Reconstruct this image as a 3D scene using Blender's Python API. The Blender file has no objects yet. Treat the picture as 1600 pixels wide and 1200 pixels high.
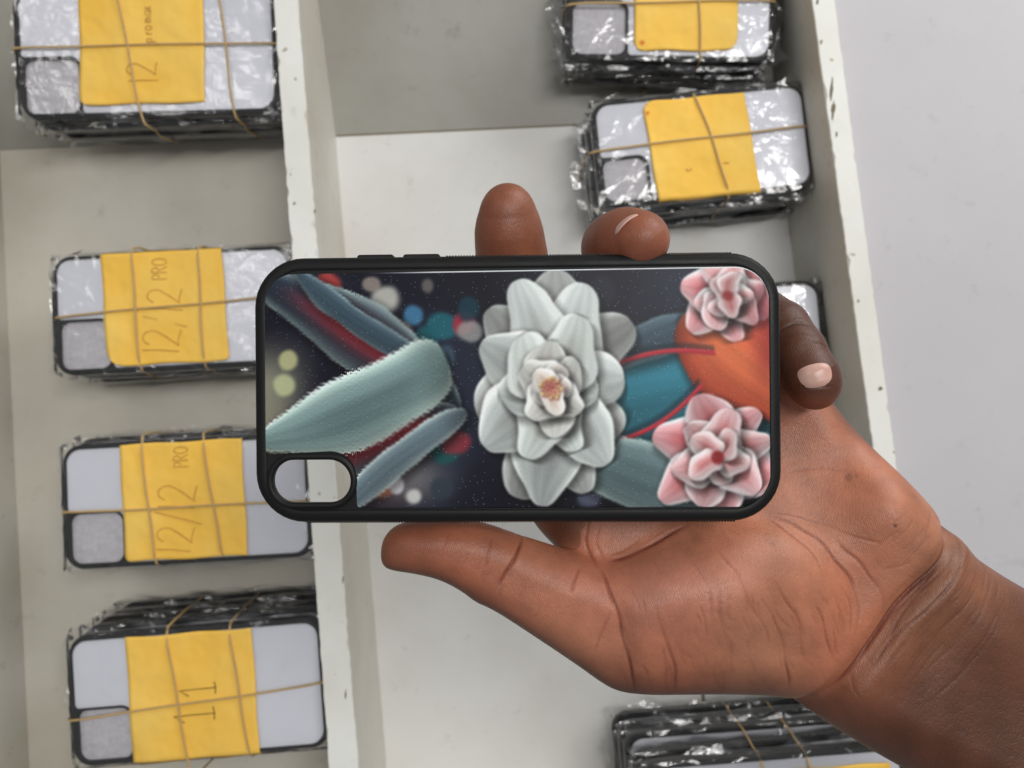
import bpy, bmesh, math, random
import numpy as np
from mathutils import Matrix, Vector, Euler
random.seed(7); RNG = np.random.default_rng(7)
S = bpy.context.scene
COL = S.collection
PI = math.pi
CM = 0.01

# ------------------------------------------------------------------ camera, light, exposure
FPX = 1256.0                      # focal length in pixels of the 1600 px wide photograph
DIST = 56.0                       # cm from the lens to the tray floor
TILT = math.radians(2.5)
cd = bpy.data.cameras.new('camera'); cam = bpy.data.objects.new('camera', cd); COL.objects.link(cam)
cd.sensor_width = 36; cd.lens = 36 * FPX / 1600; cd.clip_start = 0.01; cd.clip_end = 50
cam.location = (0, -DIST * math.sin(TILT) * CM, DIST * math.cos(TILT) * CM)
cam.rotation_euler = (TILT, 0, 0)
cd.dof.use_dof = True; cd.dof.focus_distance = 0.238; cd.dof.aperture_fstop = 17
S.camera = cam
CAMM = Matrix.Translation(cam.location) @ Euler(cam.rotation_euler).to_matrix().to_4x4()

w = bpy.data.worlds.new('World'); S.world = w; w.use_nodes = True
bgn = w.node_tree.nodes['Background']
bgn.inputs[0].default_value = (0.93, 0.96, 1.0, 1); bgn.inputs[1].default_value = 0.23

def area(name, loc, target, size, power, col, size_y=None):
    l = bpy.data.lights.new(name, 'AREA'); l.energy = power; l.color = col
    l.shape = 'RECTANGLE'; l.size = size; l.size_y = size_y or size
    o = bpy.data.objects.new(name, l); COL.objects.link(o); o.location = loc
    d = Vector(target) - Vector(loc); o.rotation_euler = d.to_track_quat('-Z', 'Y').to_euler()
    return o
area('window_light', (0.95, 1.15, 0.75), (0, 0, 0.1), 0.9, 14.0, (1.0, 0.985, 0.955), 0.9)
area('added_left_glint_light', (-0.85, 0.55, 1.8), (0, 0, 0), 0.10, 2.4, (1.0, 0.985, 0.96), 0.9)  # unseen lamp, added so the film on the left bundles glints
area('added_overhead_light', (0.42, 0.28, 1.85), (0, 0, 0), 0.24, 14.0, (1.0, 0.985, 0.96), 1.0)  # unseen overhead lamp, added for white film glints and light on the palm

S.view_settings.view_transform = 'Standard'; S.view_settings.look = 'None'
S.view_settings.exposure = 0.0; S.view_settings.gamma = 1.0
S.render.engine = 'CYCLES'
S.cycles.transparent_max_bounces = 40; S.cycles.max_bounces = 8
S.cycles.use_denoising = True

# ------------------------------------------------------------------ helpers
def ray(px, py):
    d = Vector(((px - 800) / FPX, -(py - 600) / FPX, -1.0))
    return Euler((TILT, 0, 0)).to_matrix() @ d
def W(px, py, z):
    """photo pixel -> world point (cm) on the horizontal plane z cm above the tray floor"""
    o = cam.location / CM; d = ray(px, py); t = (z - o.z) / d.z
    return o + d * t
def C3(px, py, d):
    """photo pixel + distance (cm) -> point in the lens frame (cm)"""
    return np.array([(px - 800) / FPX * d, -(py - 600) / FPX * d, -d])

def tag(o, label=None, cat=None, group=None, kind=None):
    if label: o['label'] = label
    if cat: o['category'] = cat
    if group: o['group'] = group
    if kind: o['kind'] = kind
    return o
def empty(name, loc=(0, 0, 0), rot=(0, 0, 0)):
    o = bpy.data.objects.new(name, None); COL.objects.link(o); o.location = loc; o.rotation_euler = rot
    o.empty_display_size = 0.01
    return o
def link_mesh(name, me, mat, parent=None, smooth=True):
    o = bpy.data.objects.new(name, me); COL.objects.link(o)
    if mat: me.materials.append(mat)
    if smooth:
        me.polygons.foreach_set('use_smooth', [True] * len(me.polygons))
    if parent: o.parent = parent
    return o
def mesh_vf(name, verts, faces, mat, parent=None, smooth=True):
    me = bpy.data.meshes.new(name)
    me.from_pydata([tuple(c * CM for c in v) for v in verts], [], faces); me.update()
    return link_mesh(name, me, mat, parent, smooth)
def mod(o, kind, **kw):
    m = o.modifiers.new(kind.lower(), kind)
    for k, v in kw.items(): setattr(m, k, v)
    return m
def sharp_by_angle(me, deg=35):
    bm = bmesh.new(); bm.from_mesh(me)
    for e in bm.edges:
        if len(e.link_faces) == 2 and e.calc_face_angle(0) > math.radians(deg): e.smooth = False
    bm.to_mesh(me); bm.free()

def round_poly(pts, n=8):
    """pts = (x, y, r) corners in order -> list of 2D points with filleted corners"""
    out = []; N = len(pts)
    for i in range(N):
        p = Vector(pts[i][:2]); r = pts[i][2]
        a = Vector(pts[i - 1][:2]) - p; b = Vector(pts[(i + 1) % N][:2]) - p
        la, lb = a.length, b.length; a.normalize(); b.normalize()
        if r <= 1e-6: out.append((p.x, p.y)); continue
        ang = a.angle(b); t = min(r / math.tan(ang / 2), la * .499, lb * .499); r = t * math.tan(ang / 2)
        c = p + (a + b).normalized() * (r / math.sin(ang / 2))
        v0 = (p + a * t) - c; v1 = (p + b * t) - c
        a0 = math.atan2(v0.y, v0.x); a1 = math.atan2(v1.y, v1.x)
        d = (a1 - a0 + PI) % (2 * PI) - PI
        for k in range(n + 1):
            q = a0 + d * k / n; out.append((c.x + r * math.cos(q), c.y + r * math.sin(q)))
    return out
def rr(x0, y0, x1, y1, r, n=8):
    return round_poly([(x0, y0, r), (x1, y0, r), (x1, y1, r), (x0, y1, r)], n)
def resample(pts, n):
    P = np.array(pts + [pts[0]]); s = np.r_[0, np.cumsum(np.hypot(*np.diff(P, axis=0).T))]
    q = np.linspace(0, s[-1], n, endpoint=False)
    return list(zip(np.interp(q, s, P[:, 0]), np.interp(q, s, P[:, 1])))

# ------------------------------------------------------------------ materials
def new_mat(name):
    m = bpy.data.materials.new(name); m.use_nodes = True
    return m, m.node_tree.nodes, m.node_tree.links, m.node_tree.nodes['Principled BSDF']
def lin(c):
    return tuple(((x / 255) / 12.92 if x / 255 <= .04045 else ((x / 255 + .055) / 1.055) ** 2.4) for x in c)
def noise(N, L, scale, detail=4, rough=.55, vec=None, dist=0):
    t = N.new('ShaderNodeTexNoise'); t.inputs['Scale'].default_value = scale
    t.inputs['Detail'].default_value = detail; t.inputs['Roughness'].default_value = rough
    t.inputs['Distortion'].default_value = dist
    if vec: L.new(vec, t.inputs['Vector'])
    return t
def ramp(N, L, src, stops):
    r = N.new('ShaderNodeValToRGB'); L.new(src, r.inputs[0])
    e = r.color_ramp.elements
    while len(e) < len(stops): e.new(.5)
    for k, (p, c) in enumerate(stops):
        e[k].position = p; e[k].color = c if len(c) == 4 else (*c, 1)
    return r
def mixc(N, L, fac, a, b, mode='MIX'):
    m = N.new('ShaderNodeMix'); m.data_type = 'RGBA'; m.blend_type = mode
    for s, v in ((m.inputs[0], fac), (m.inputs[6], a), (m.inputs[7], b)):
        if hasattr(v, 'links'): L.new(v, s)
        elif isinstance(v, (int, float)): s.default_value = v
        else: s.default_value = (*v[:3], 1)
    return m.outputs[2]
def bump(N, L, h, strength, dist, prev=None):
    b = N.new('ShaderNodeBump'); b.inputs['Strength'].default_value = strength
    b.inputs['Distance'].default_value = dist; L.new(h, b.inputs['Height'])
    if prev: L.new(prev, b.inputs['Normal'])
    return b.outputs[0]
def coords(N): return N.new('ShaderNodeTexCoord').outputs['Object']

def painted(name, base, dirt, chips=.0, rough=.55):
    m, N, L, P = new_mat(name); co = coords(N)
    n1 = noise(N, L, 9, 5, .6, co); n2 = noise(N, L, 60, 6, .7, co); n3 = noise(N, L, 170, 3, .5, co)
    r1 = ramp(N, L, n1.outputs[0], [(.38, (0, 0, 0)), (.68, (1, 1, 1))])
    c = mixc(N, L, r1.outputs[0], base, dirt)
    r2 = ramp(N, L, n2.outputs[0], [(.60, (0, 0, 0)), (.74, (.7, .7, .7))])
    c = mixc(N, L, r2.outputs[0], c, tuple(x * .80 for x in dirt))
    if chips > 0:
        r3 = ramp(N, L, n3.outputs[0], [(.70 - chips * .05, (0, 0, 0)), (.735, (1, 1, 1))])
        c = mixc(N, L, r3.outputs[0], c, (.45, .41, .33))
    L.new(c, P.inputs['Base Color']); P.inputs['Roughness'].default_value = rough
    nb = bump(N, L, n2.outputs[0], .25, .0006)
    L.new(nb, P.inputs['Normal'])
    return m
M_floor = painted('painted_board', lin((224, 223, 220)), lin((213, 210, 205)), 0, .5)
M_slope = painted('shaded_grey_board', lin((164, 162, 154)), lin((150, 146, 136)), 0, .5)  # shade on the sloped board is painted into this darker tone
M_floor_warm_shade = painted('warm_shade_board', lin((210, 205, 193)), lin((196, 189, 174)), 0, .5)  # left compartment's dimmer light painted in as a warmer, darker tone
M_side = painted('divider_side', lin((206, 203, 194)), lin((190, 184, 168)), .15, .5)
M_edge = painted('divider_edge', lin((240, 240, 234)), lin((226, 224, 214)), .12, .6)
M_counter = painted('counter_paint', lin((198, 195, 198)), lin((193, 190, 194)), 0, .55)

def rubber(name, col, rough):
    m, N, L, P = new_mat(name); co = coords(N)
    n = noise(N, L, 900, 2, .5, co)
    P.inputs['Base Color'].default_value = (*col, 1); P.inputs['Specular IOR Level'].default_value = .22
    n2 = noise(N, L, 55, 4, .6, co)
    r = ramp(N, L, n2.outputs[0], [(.3, (rough - .08,) * 3), (.7, (rough + .12,) * 3)])
    L.new(r.outputs[0], P.inputs['Roughness'])
    L.new(bump(N, L, n.outputs[0], .18, .0002), P.inputs['Normal'])
    return m
M_black = rubber('black_rubber', (.0085, .0085, .0085), .46)
M_black2 = rubber('black_rubber_matte', (.014, .014, .015), .5)

m, N, L, P = new_mat('blank_panel'); P.inputs['Base Color'].default_value = (*lin((238, 239, 246)), 1)
P.inputs['Roughness'].default_value = .25; M_panel = m
m, N, L, P = new_mat('foam'); co = coords(N)
n = noise(N, L, 260, 6, .75, co)
r = ramp(N, L, n.outputs[0], [(.3, lin((204, 200, 205))), (.7, lin((238, 235, 240)))])
L.new(r.outputs[0], P.inputs['Base Color']); P.inputs['Roughness'].default_value = .6
L.new(bump(N, L, n.outputs[0], .25, .001), P.inputs['Normal']); M_foam = m

m, N, L, P = new_mat('label_paper'); co = coords(N)
n = noise(N, L, 22, 3, .5, co); n2 = noise(N, L, 500, 3, .5, co)
r = ramp(N, L, n.outputs[0], [(.35, lin((255, 202, 82))), (.65, lin((255, 212, 104)))])
L.new(r.outputs[0], P.inputs['Base Color']); P.inputs['Roughness'].default_value = .75
nb = bump(N, L, n.outputs[0], .9, .006); L.new(bump(N, L, n2.outputs[0], .15, .0003, nb), P.inputs['Normal']); M_paper = m
def flat(name, col, rough=.6):
    m, N, L, P = new_mat(name); co = coords(N); n = noise(N, L, 400, 3, .5, co)
    L.new(mixc(N, L, n.outputs[0], tuple(x * .85 for x in col), tuple(x * 1.12 for x in col)), P.inputs['Base Color'])
    P.inputs['Roughness'].default_value = rough; return m
M_ink = flat('pencil_ink', lin((182, 130, 56)))
M_ink_dark = flat('pen_ink', lin((62, 44, 20)))
M_folded_corner = flat('folded_corner_orange', lin((226, 128, 24)))
M_band = flat('rubber_band', lin((196, 164, 108)), .5)
M_chip = flat('chipped_wood', lin((122, 112, 90)), .8)

m, N, L, P = new_mat('plastic_film'); co = coords(N)
v = N.new('ShaderNodeTexVoronoi'); v.feature = 'F1'; v.inputs['Scale'].default_value = 85
nn = noise(N, L, 45, 3, .6, co, .6)
mp = N.new('ShaderNodeVectorMath'); mp.operation = 'MULTIPLY_ADD'
L.new(nn.outputs[1], mp.inputs[0]); mp.inputs[1].default_value = (.03, .03, .03); L.new(co, mp.inputs[2]); ms = N.new('ShaderNodeMapping'); ms.inputs['Rotation'].default_value = (0, 0, .6); ms.inputs['Scale'].default_value = (1, .45, 1)
L.new(mp.outputs[0], ms.inputs[0]); L.new(ms.outputs[0], v.inputs['Vector'])
n1 = noise(N, L, 70, 4, .6, co, 1.5)
nb = bump(N, L, v.outputs['Distance'], .16, .005); nb = bump(N, L, n1.outputs[0], .03, .005, nb)
gl = N.new('ShaderNodeBsdfGlossy'); gl.inputs['Roughness'].default_value = .15; L.new(nb, gl.inputs['Normal'])
tr = N.new('ShaderNodeBsdfTransparent'); tr.inputs[0].default_value = (.996, .996, .996, 1)
fr = N.new('ShaderNodeFresnel'); fr.inputs[0].default_value = 1.5
ad = N.new('ShaderNodeMath'); ad.operation = 'ADD'; ad.use_clamp = True; L.new(fr.outputs[0], ad.inputs[0]); ad.inputs[1].default_value = .04
mx = N.new('ShaderNodeMixShader'); L.new(ad.outputs[0], mx.inputs[0]); L.new(tr.outputs[0], mx.inputs[1]); L.new(gl.outputs[0], mx.inputs[2])
df = N.new('ShaderNodeBsdfDiffuse'); df.inputs[0].default_value = (.85, .85, .86, 1); m2 = N.new('ShaderNodeMixShader'); m2.inputs[0].default_value = .015
L.new(mx.outputs[0], m2.inputs[1]); L.new(df.outputs[0], m2.inputs[2])
L.new(m2.outputs[0], N['Material Output'].inputs['Surface']); N.remove(P); M_film = m

# ------------------------------------------------------------------ tray (the surface everything lies on)
TOPZ = 8.6
def prism(name, quad_top, z0, z1, mat, parent, bev=.08):
    """quad_top: four (x, y) corners, CCW"""
    v = [(x, y, z0) for x, y in quad_top] + [(x, y, z1) for x, y in quad_top]
    f = [(0, 3, 2, 1), (4, 5, 6, 7)] + [(i, (i + 1) % 4, (i + 1) % 4 + 4, i + 4) for i in range(4)]
    o = mesh_vf(name, v, f, mat, parent, False)
    if bev: mod(o, 'BEVEL', width=bev * CM, segments=2)
    return o
tray = empty('display_tray')
tag(tray, 'white painted wooden display tray with long dividers that the wrapped bundles lie in', 'tray')

def line_x(p0, p1, py): t = (py - p0[1]) / (p1[1] - p0[1]); return p0[0] + (p1[0] - p0[0]) * t
def divider(lp, rp, y0=-260, y1=1500):
    """lp, rp: ((x,y),(x,y)) edges of the divider's top face in photo pixels"""
    q = [W(line_x(*lp, y1), y1, TOPZ), W(line_x(*rp, y1), y1, TOPZ), W(line_x(*rp, y0), y0, TOPZ), W(line_x(*lp, y0), y0, TOPZ)]
    return [(p.x, p.y) for p in q]
dq1 = divider(((427, 0), (514, 1200)), ((465, 0), (560, 1200)))
dq2 = divider(((1269, 0), (1372, 760)), ((1304, 0), (1405, 760)))
dq0 = divider(((-190, 0), (-150, 1200)), ((-150, 0), (-98, 1200)))
def divider_obj(q):
    prism('divider', q, -.4, TOPZ - .05, M_side, tray, .05)
    cx = sum(p[0] for p in q) / 4
    # edge banding strip with nibbled corners
    n = 160; vs = []; fs = []
    a0, b0, b1, a1 = [Vector(p) for p in q]
    for i in range(n + 1):
        t = i / n; a = a0.lerp(a1, t); b = b0.lerp(b1, t)
        ja = random.uniform(0, .05) + (random.random() < .06) * random.uniform(.05, .16)
        jb = random.uniform(0, .05) + (random.random() < .06) * random.uniform(.05, .16)
        d = (b - a).normalized(); a = a + d * (ja - .03); b = b - d * (jb - .03)
        zt = TOPZ + .02
        vs += [(a.x, a.y, zt - .12), (a.x + .03, a.y, zt), (b.x - .03, b.y, zt), (b.x, b.y, zt - .12)]
        if i: 
            k = 4 * i
            for j in range(3): fs.append((k - 4 + j, k - 4 + j + 1, k + j + 1, k + j))
            fs.append((k - 4 + 3, k - 4, k, k + 3))
    mesh_vf('edge_strip', vs, fs, M_edge, tray, False)
for q in (dq0, dq1, dq2): divider_obj(q)

# floor of each compartment, sloped board above the fold, end board below
def fold(px):                                        # photo row of the line where the sloped board meets the floor
    return 235 - (px - 5) * .045
F0 = W(-250, fold(-250), 0); F1 = W(1380, fold(1380), 0)
B0 = W(-320, 1290, 0); B1 = W(1560, 1205, 0)
def bpanel(name, a, b, c, d, th, mat):
    a, b, c, d = [Vector(x) for x in (a, b, c, d)]
    nrm = (b - a).cross(d - a).normalized() * -th
    v = [a, b, c, d, a + nrm, b + nrm, c + nrm, d + nrm]
    return mesh_vf(name, v, [(0, 1, 2, 3), (7, 6, 5, 4), (1, 0, 4, 5), (2, 1, 5, 6), (3, 2, 6, 7), (0, 3, 7, 4)], mat, tray, False)
dt0 = Vector((sum(p[0] for p in (dq1[0], dq1[1])) / 2, B0.y + .02)); dt1 = Vector((sum(p[0] for p in (dq1[2], dq1[3])) / 2, 0))
tq = (F0.y - dt0.y) / (dq1[2][1] - dt0.y); FM = F0.lerp(F1, (dt0.x + (dt1.x - dt0.x) * tq - F0.x) / (F1.x - F0.x)); BM = B0.lerp(B1, (dt0.x - B0.x) / (B1.x - B0.x))
bpanel('floor_board', B0, BM, FM, F0, .6, M_floor_warm_shade)
bpanel('floor_board', BM, B1, F1, FM, .6, M_floor)
SL = math.radians(17)
dv = Vector((0, math.cos(SL), math.sin(SL))) * 16
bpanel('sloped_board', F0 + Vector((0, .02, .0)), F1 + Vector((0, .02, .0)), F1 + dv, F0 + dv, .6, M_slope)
# end board, standing at the bottom of the tray
e = [(B0.x, B0.y - 1.5), (B1.x, B1.y - 1.5), (B1.x, B1.y - .02), (B0.x, B0.y - .02)]
prism('end_board', e, -.4, TOPZ - .5, M_side, tray, .05)
# seam across the floor just under the palm, and a dark scratch on the sloped board
def strip(name, pts, wd, z, mat, parent):
    vs = []; fs = []
    for i, p in enumerate(pts):
        d = (Vector(pts[min(i + 1, len(pts) - 1)]) - Vector(pts[max(i - 1, 0)])).normalized(); nrm = Vector((-d.y, d.x, 0)) * wd / 2
        p = Vector(p); vs += [p + nrm + Vector((0, 0, z)), p - nrm + Vector((0, 0, z))]
        if i: k = 2 * i; fs.append((k - 2, k - 1, k + 1, k))
    o = mesh_vf(name, vs, fs, mat, parent, False); mod(o, 'SOLIDIFY', thickness=.0001)
    return o
strip('seam', [W(1098, 1080, .0), W(1103, 1150, .0)], .22, .03, M_chip, tray)
strip('scratch', [W(1001, 152, 1.0), W(1012, 135, 1.3), W(1024, 120, 1.6)], .26, .0, M_chip, tray)
strip('seam', [W(525, 212.5, 0.0), W(700, 204.5, 0.0), W(1000, 191, 0)], .12, .03, M_chip, tray)
# chips on the right divider's edge
for (cx, cy, a, b) in ((1299, 140, .10, .75), (1302, 172, .13, .55), (1307, 210, .07, .2), (1283, 66, .07, .18), (1277, 3, .1, .2), (1376, 607, .16, .12), (1341, 470, .07, .12), (1316, 385, .09, .12), (540, 1085, .05, .3), (536, 905, .04, .25), (492, 330, .06, .12), (460, 318, .08, .1)):
    p = W(cx, cy, TOPZ + .02)
    pts = []
    for k in range(12):
        t = 2 * PI * k / 12; rj = random.uniform(.6, 1.2)
        pts.append((p.x + a * rj * math.cos(t) + .08 * b * math.sin(t), p.y + b * rj * math.sin(t), TOPZ + .035))
    o = mesh_vf('paint_chip', pts, [tuple(range(12))], M_chip, tray, False)
# counter to the right of the tray
cp = [W(1250, -400, 6.0), W(2400, -400, 6.0), W(2400, 1700, 6.0), W(1250, 1700, 6.0)]
q = [(dq2[1][0] + .02, dq2[1][1] - 4), (60, -45), (60, 45), (dq2[2][0] + .02, dq2[2][1] + 2)]
cnt = prism('counter', q, TOPZ - 3.2, TOPZ - .6, M_counter, None, 0)
tag(cnt, 'smooth pale grey counter to the right of the tray', 'counter', None, 'structure')
# table that carries the tray
tb = prism('table', [(-80, -70), (80, -70), (80, 70), (-80, 70)], -4, -1.5, M_slope, None, 0)
tag(tb, 'pale grey table under the display tray', 'table', None, 'structure')

# ------------------------------------------------------------------ phone cases
TH = 1.05
def sweep_frame(name, L_, W_, R, top_in, hole, mat, parent, plate_drop=.05, th=TH):
    """bumper: swept rounded rim + back plate with a hole. Local frame: x length, y width, z = 0 .. th, back of the case up."""
    prof = [(.16, 0.0), (.03, .12), (0, .3), (0, th * .55), (.02, th - .22), (.07, th - .09), (.14, th - .02), (top_in - .06, th), (top_in, th - .02), (top_in + .01, th - plate_drop)]
    rings = []
    bmx = bmesh.new()
    n = 10
    for ins, z in prof:
        ring = rr(-L_ / 2 + ins, -W_ / 2 + ins, L_ / 2 - ins, W_ / 2 - ins, max(R - ins, .15), n)
        rings.append([bmx.verts.new((x * CM, y * CM, z * CM)) for x, y in ring])
    for a, b in zip(rings, rings[1:]):
        for i in range(len(a)):
            j = (i + 1) % len(a); bmx.faces.new((a[i], a[j], b[j], b[i]))
    # inner wall of the cavity (phone side)
    ring = rr(-L_ / 2 + .2, -W_ / 2 + .2, L_ / 2 - .2, W_ / 2 - .2, R - .2, n)
    inn = [bmx.verts.new((x * CM, y * CM, .06 * CM)) for x, y in ring]
    inn2 = [bmx.verts.new((x * CM, y * CM, (th - .25) * CM)) for x, y in ring]
    for a, b in ((inn, rings[0]), (inn2, inn)):
        for i in range(len(a)):
            j = (i + 1) % len(a); bmx.faces.new((a[i], a[j], b[j], b[i]))
    # plate top and bottom with the hole, and hole wall
    h1 = [bmx.verts.new((x * CM, y * CM, (th - plate_drop) * CM)) for x, y in hole]
    h2 = [bmx.verts.new((x * CM, y * CM, (th - .25) * CM)) for x, y in hole]
    for i in range(len(h1)):
        j = (i + 1) % len(h1); bmx.faces.new((h1[i], h1[j], h2[j], h2[i]))
    bmx.edges.ensure_lookup_table()
    def loop_edges(vs): return [bmx.edges.get((vs[i], vs[(i + 1) % len(vs)])) for i in range(len(vs))]
    bmesh.ops.triangle_fill(bmx, edges=loop_edges(rings[-1]) + loop_edges(h1), use_beauty=True)
    bmesh.ops.triangle_fill(bmx, edges=loop_edges(inn2) + loop_edges(h2), use_beauty=True)
    bmesh.ops.recalc_face_normals(bmx, faces=bmx.faces)
    me = bpy.data.meshes.new(name); bmx.to_mesh(me); bmx.free()
    o = link_mesh(name, me, mat, parent); sharp_by_angle(me, 50)
    return o
def ring_tube(name, pts2, z, prof, mat, parent):
    """raised ring that follows the closed outline pts2; prof = [(offset outward, dz)]"""
    P = np.array(pts2); n = len(P)
    tng = np.roll(P, -1, 0) - np.roll(P, 1, 0); tng /= np.hypot(*tng.T)[:, None]
    nor = np.c_[tng[:, 1], -tng[:, 0]]
    area2 = np.sum(P[:, 0] * np.roll(P[:, 1], -1) - np.roll(P[:, 0], -1) * P[:, 1])
    if area2 < 0: nor = -nor
    vs = []; fs = []; m_ = len(prof)
    for i in range(n):
        for (o_, dz) in prof: vs.append((P[i, 0] + nor[i, 0] * o_, P[i, 1] + nor[i, 1] * o_, z + dz))
    for i in range(n):
        j = (i + 1) % n
        for k in range(m_): fs.append((i * m_ + k, i * m_ + (k + 1) % m_, j * m_ + (k + 1) % m_, j * m_ + k))
    return mesh_vf(name, vs, fs, mat, parent)
def slab(name, outline, z0, z1, mat, parent, bev=.02):
    n = len(outline)
    v = [(x, y, z0) for x, y in outline] + [(x, y, z1) for x, y in outline]
    f = [tuple(range(n))[::-1], tuple(range(n, 2 * n))] + [(i, (i + 1) % n, (i + 1) % n + n, i + n) for i in range(n)]
    o = mesh_vf(name, v, f, mat, parent, False)
    if bev: mod(o, 'BEVEL', width=bev * CM, segments=2, limit_method='ANGLE', angle_limit=math.radians(50))
    return o

# ------------------------------------------------------------------ bundles of wrapped blank cases
def wnoise(x, y, s, seed, oct=3):
    """cheap smooth noise out of sines, vectorised"""
    r = np.random.default_rng(seed); out = 0
    for o_ in range(oct):
        for _ in range(5):
            a = r.uniform(0, 2 * PI); f = s * (1.9 ** o_) * r.uniform(.7, 1.3); ph = r.uniform(0, 6.28)
            out = out + np.sin((x * math.cos(a) + y * math.sin(a)) * f + ph) / (1.8 ** o_) / 2.4
    return out
def film_sheet(name, L_, W_, zc, parent, seed, top=True, flare=(.55, .45), th=TH):
    """crinkled bag film over one case: flat facets that lie on the top, hug the sides and end in loose corners and a hem"""
    r = random.Random(seed * 13 + 5); nx, ny = (19, 11) if top else (15, 9)
    def ax(n, half, out_):
        inner = [half - .12 - (2 * half - .24) * k / (n - 1) for k in range(n)][::-1]
        return [(-half - out_, 3), (-half - .10, 2), (-half - .04, 1)] + [(v_, 0) for v_ in inner] + [(half + .04, 1), (half + .10, 2), (half + out_, 3)]
    AX, AY = ax(nx, L_ / 2, flare[0]), ax(ny, W_ / 2, flare[1]); vs = []; fs = []
    hx = [wn for wn in (r.uniform(.15, 1.0) ** 1.3 for _ in range(len(AY)))]; hy = [r.uniform(.1, .8) ** 1.5 for _ in range(len(AX))]
    for i_, (x, a) in enumerate(AX):
        for j_, (y, b) in enumerate(AY):
            lvl = max(a, b); jx = r.uniform(-.5, .5) * (L_ / nx) * .75; jy = r.uniform(-.5, .5) * (W_ / ny) * .75
            X, Y = x, y
            if a == 0: X += jx
            if b == 0: Y += jy
            if a == 3: X = math.copysign(L_ / 2 + .12 + flare[0] * hx[j_], x)
            if b == 3: Y = math.copysign(W_ / 2 + .12 + flare[1] * hy[i_], y)
            if a and b:                                   # round the corners
                cx_, cy_ = math.copysign(L_ / 2 - 1.0, x), math.copysign(W_ / 2 - 1.0, y); dx, dy = X - cx_, Y - cy_; d = math.hypot(dx, dy)
                k_ = {1: 1.03, 2: 1.12, 3: 1.25 + .5 * r.random() * flare[0]}[lvl] / d; X, Y = cx_ + dx * k_, cy_ + dy * k_
            z = {0: th + .04 + r.uniform(0, .062) * (1 if top else .2), 1: th - .06 + r.uniform(0, .1), 2: th * .55 + r.uniform(-.12, .12), 3: th * .45 + r.uniform(-.25, .3)}[lvl]
            vs.append((X, Y, zc + z))
    ny2 = len(AY)
    for i_ in range(len(AX) - 1):
        for j_ in range(ny2 - 1):
            k = i_ * ny2 + j_; q = (k, k + ny2, k + ny2 + 1, k + 1)
            if r.random() < .5: fs += [(q[0], q[1], q[2]), (q[0], q[2], q[3])]
            else: fs += [(q[0], q[1], q[3]), (q[1], q[2], q[3])]
    return mesh_vf(name, vs, fs, M_film, parent, False)

def tube(name, pts, r, mat, parent, closed=True, seg=8, flat_=.7):
    P = [Vector(p) for p in pts]; n = len(P); vs = []; fs = []
    for i in range(n):
        a = P[i - 1] if (closed or i) else P[0]; b = P[(i + 1) % n] if (closed or i < n - 1) else P[-1]
        t = (b - a).normalized(); up = Vector((0, 0, 1)) if abs(t.z) < .9 else Vector((t.y, -t.x, 0)).normalized() if False else (Vector((0, 0, 1)) if abs(t.z) < .9 else Vector((1, 0, 0)))
        s = t.cross(up).normalized(); q = s.cross(t)
        for k in range(seg):
            an = 2 * PI * k / seg; vs.append(P[i] + s * (r * math.cos(an)) + q * (r * flat_ * math.sin(an)))
    rng = range(n if closed else n - 1)
    for i in rng:
        j = (i + 1) % n
        for k in range(seg): fs.append((i * seg + k, i * seg + (k + 1) % seg, j * seg + (k + 1) % seg, j * seg + k))
    return mesh_vf(name, vs, fs, mat, parent)

# hand lettering: polylines in a unit box, x = reading direction, y = up the letter
def arc(cx, cy, rx, ry, a0, a1, n=9):
    return [(cx + rx * math.cos(math.radians(a0 + (a1 - a0) * k / n)), cy + ry * math.sin(math.radians(a0 + (a1 - a0) * k / n))) for k in range(n + 1)]
GL = {
 '1': ([[(.18, .98), (.2, .5), (.16, 0)]], .42),
 'I': ([[(.0, .74), (.22, 1.0), (.24, .5), (.24, 0)], [(.02, .02), (.24, 0), (.46, .03)]], .62),
 '2': ([arc(.3, .74, .27, .25, 165, -30) + [(.33, .36), (.02, .04), (.18, .07), (.62, .0)]], .78),
 '/': ([[(.42, 1.12), (.0, -.18)]], .5),
 'P': ([[(.05, -.05), (.08, .95)], [(.06, .9)] + arc(.2, .7, .3, .24, 80, -90)], .62),
 'R': ([[(.05, 0), (.08, 1)], [(.06, .95)] + arc(.2, .74, .28, .22, 80, -90) + [(.55, 0)]], .7),
 'O': ([arc(.32, .48, .3, .48, 90, 450, 14)], .78),
 'p': ([[(.08, .62), (.08, -.4)], arc(.3, .34, .24, .3, 160, -170)], .66),
 'r': ([[(.08, .6), (.1, 0)], [(.1, .35), (.22, .56), (.4, .56)]], .5),
 'o': ([arc(.28, .3, .24, .3, 90, 450, 12)], .66),
 'm': ([[(.05, .6), (.07, 0)], [(.07, .4), (.2, .6), (.32, .5), (.33, 0)], [(.33, .4), (.48, .6), (.6, .5), (.62, 0)]], .8),
 'a': ([arc(.28, .3, .24, .28, 30, 370, 11) + [(.54, .0)]], .68),
 'x': ([[(.05, .6), (.48, 0)], [(.46, .62), (.05, 0)]], .6),
 'c': ([arc(.3, .3, .26, .3, 50, 300, 8)], .6),
 ',': ([[(.2, .5), (.3, .2), (.12, -.2)]], .4),
 ' ': ([], .35)}
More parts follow.
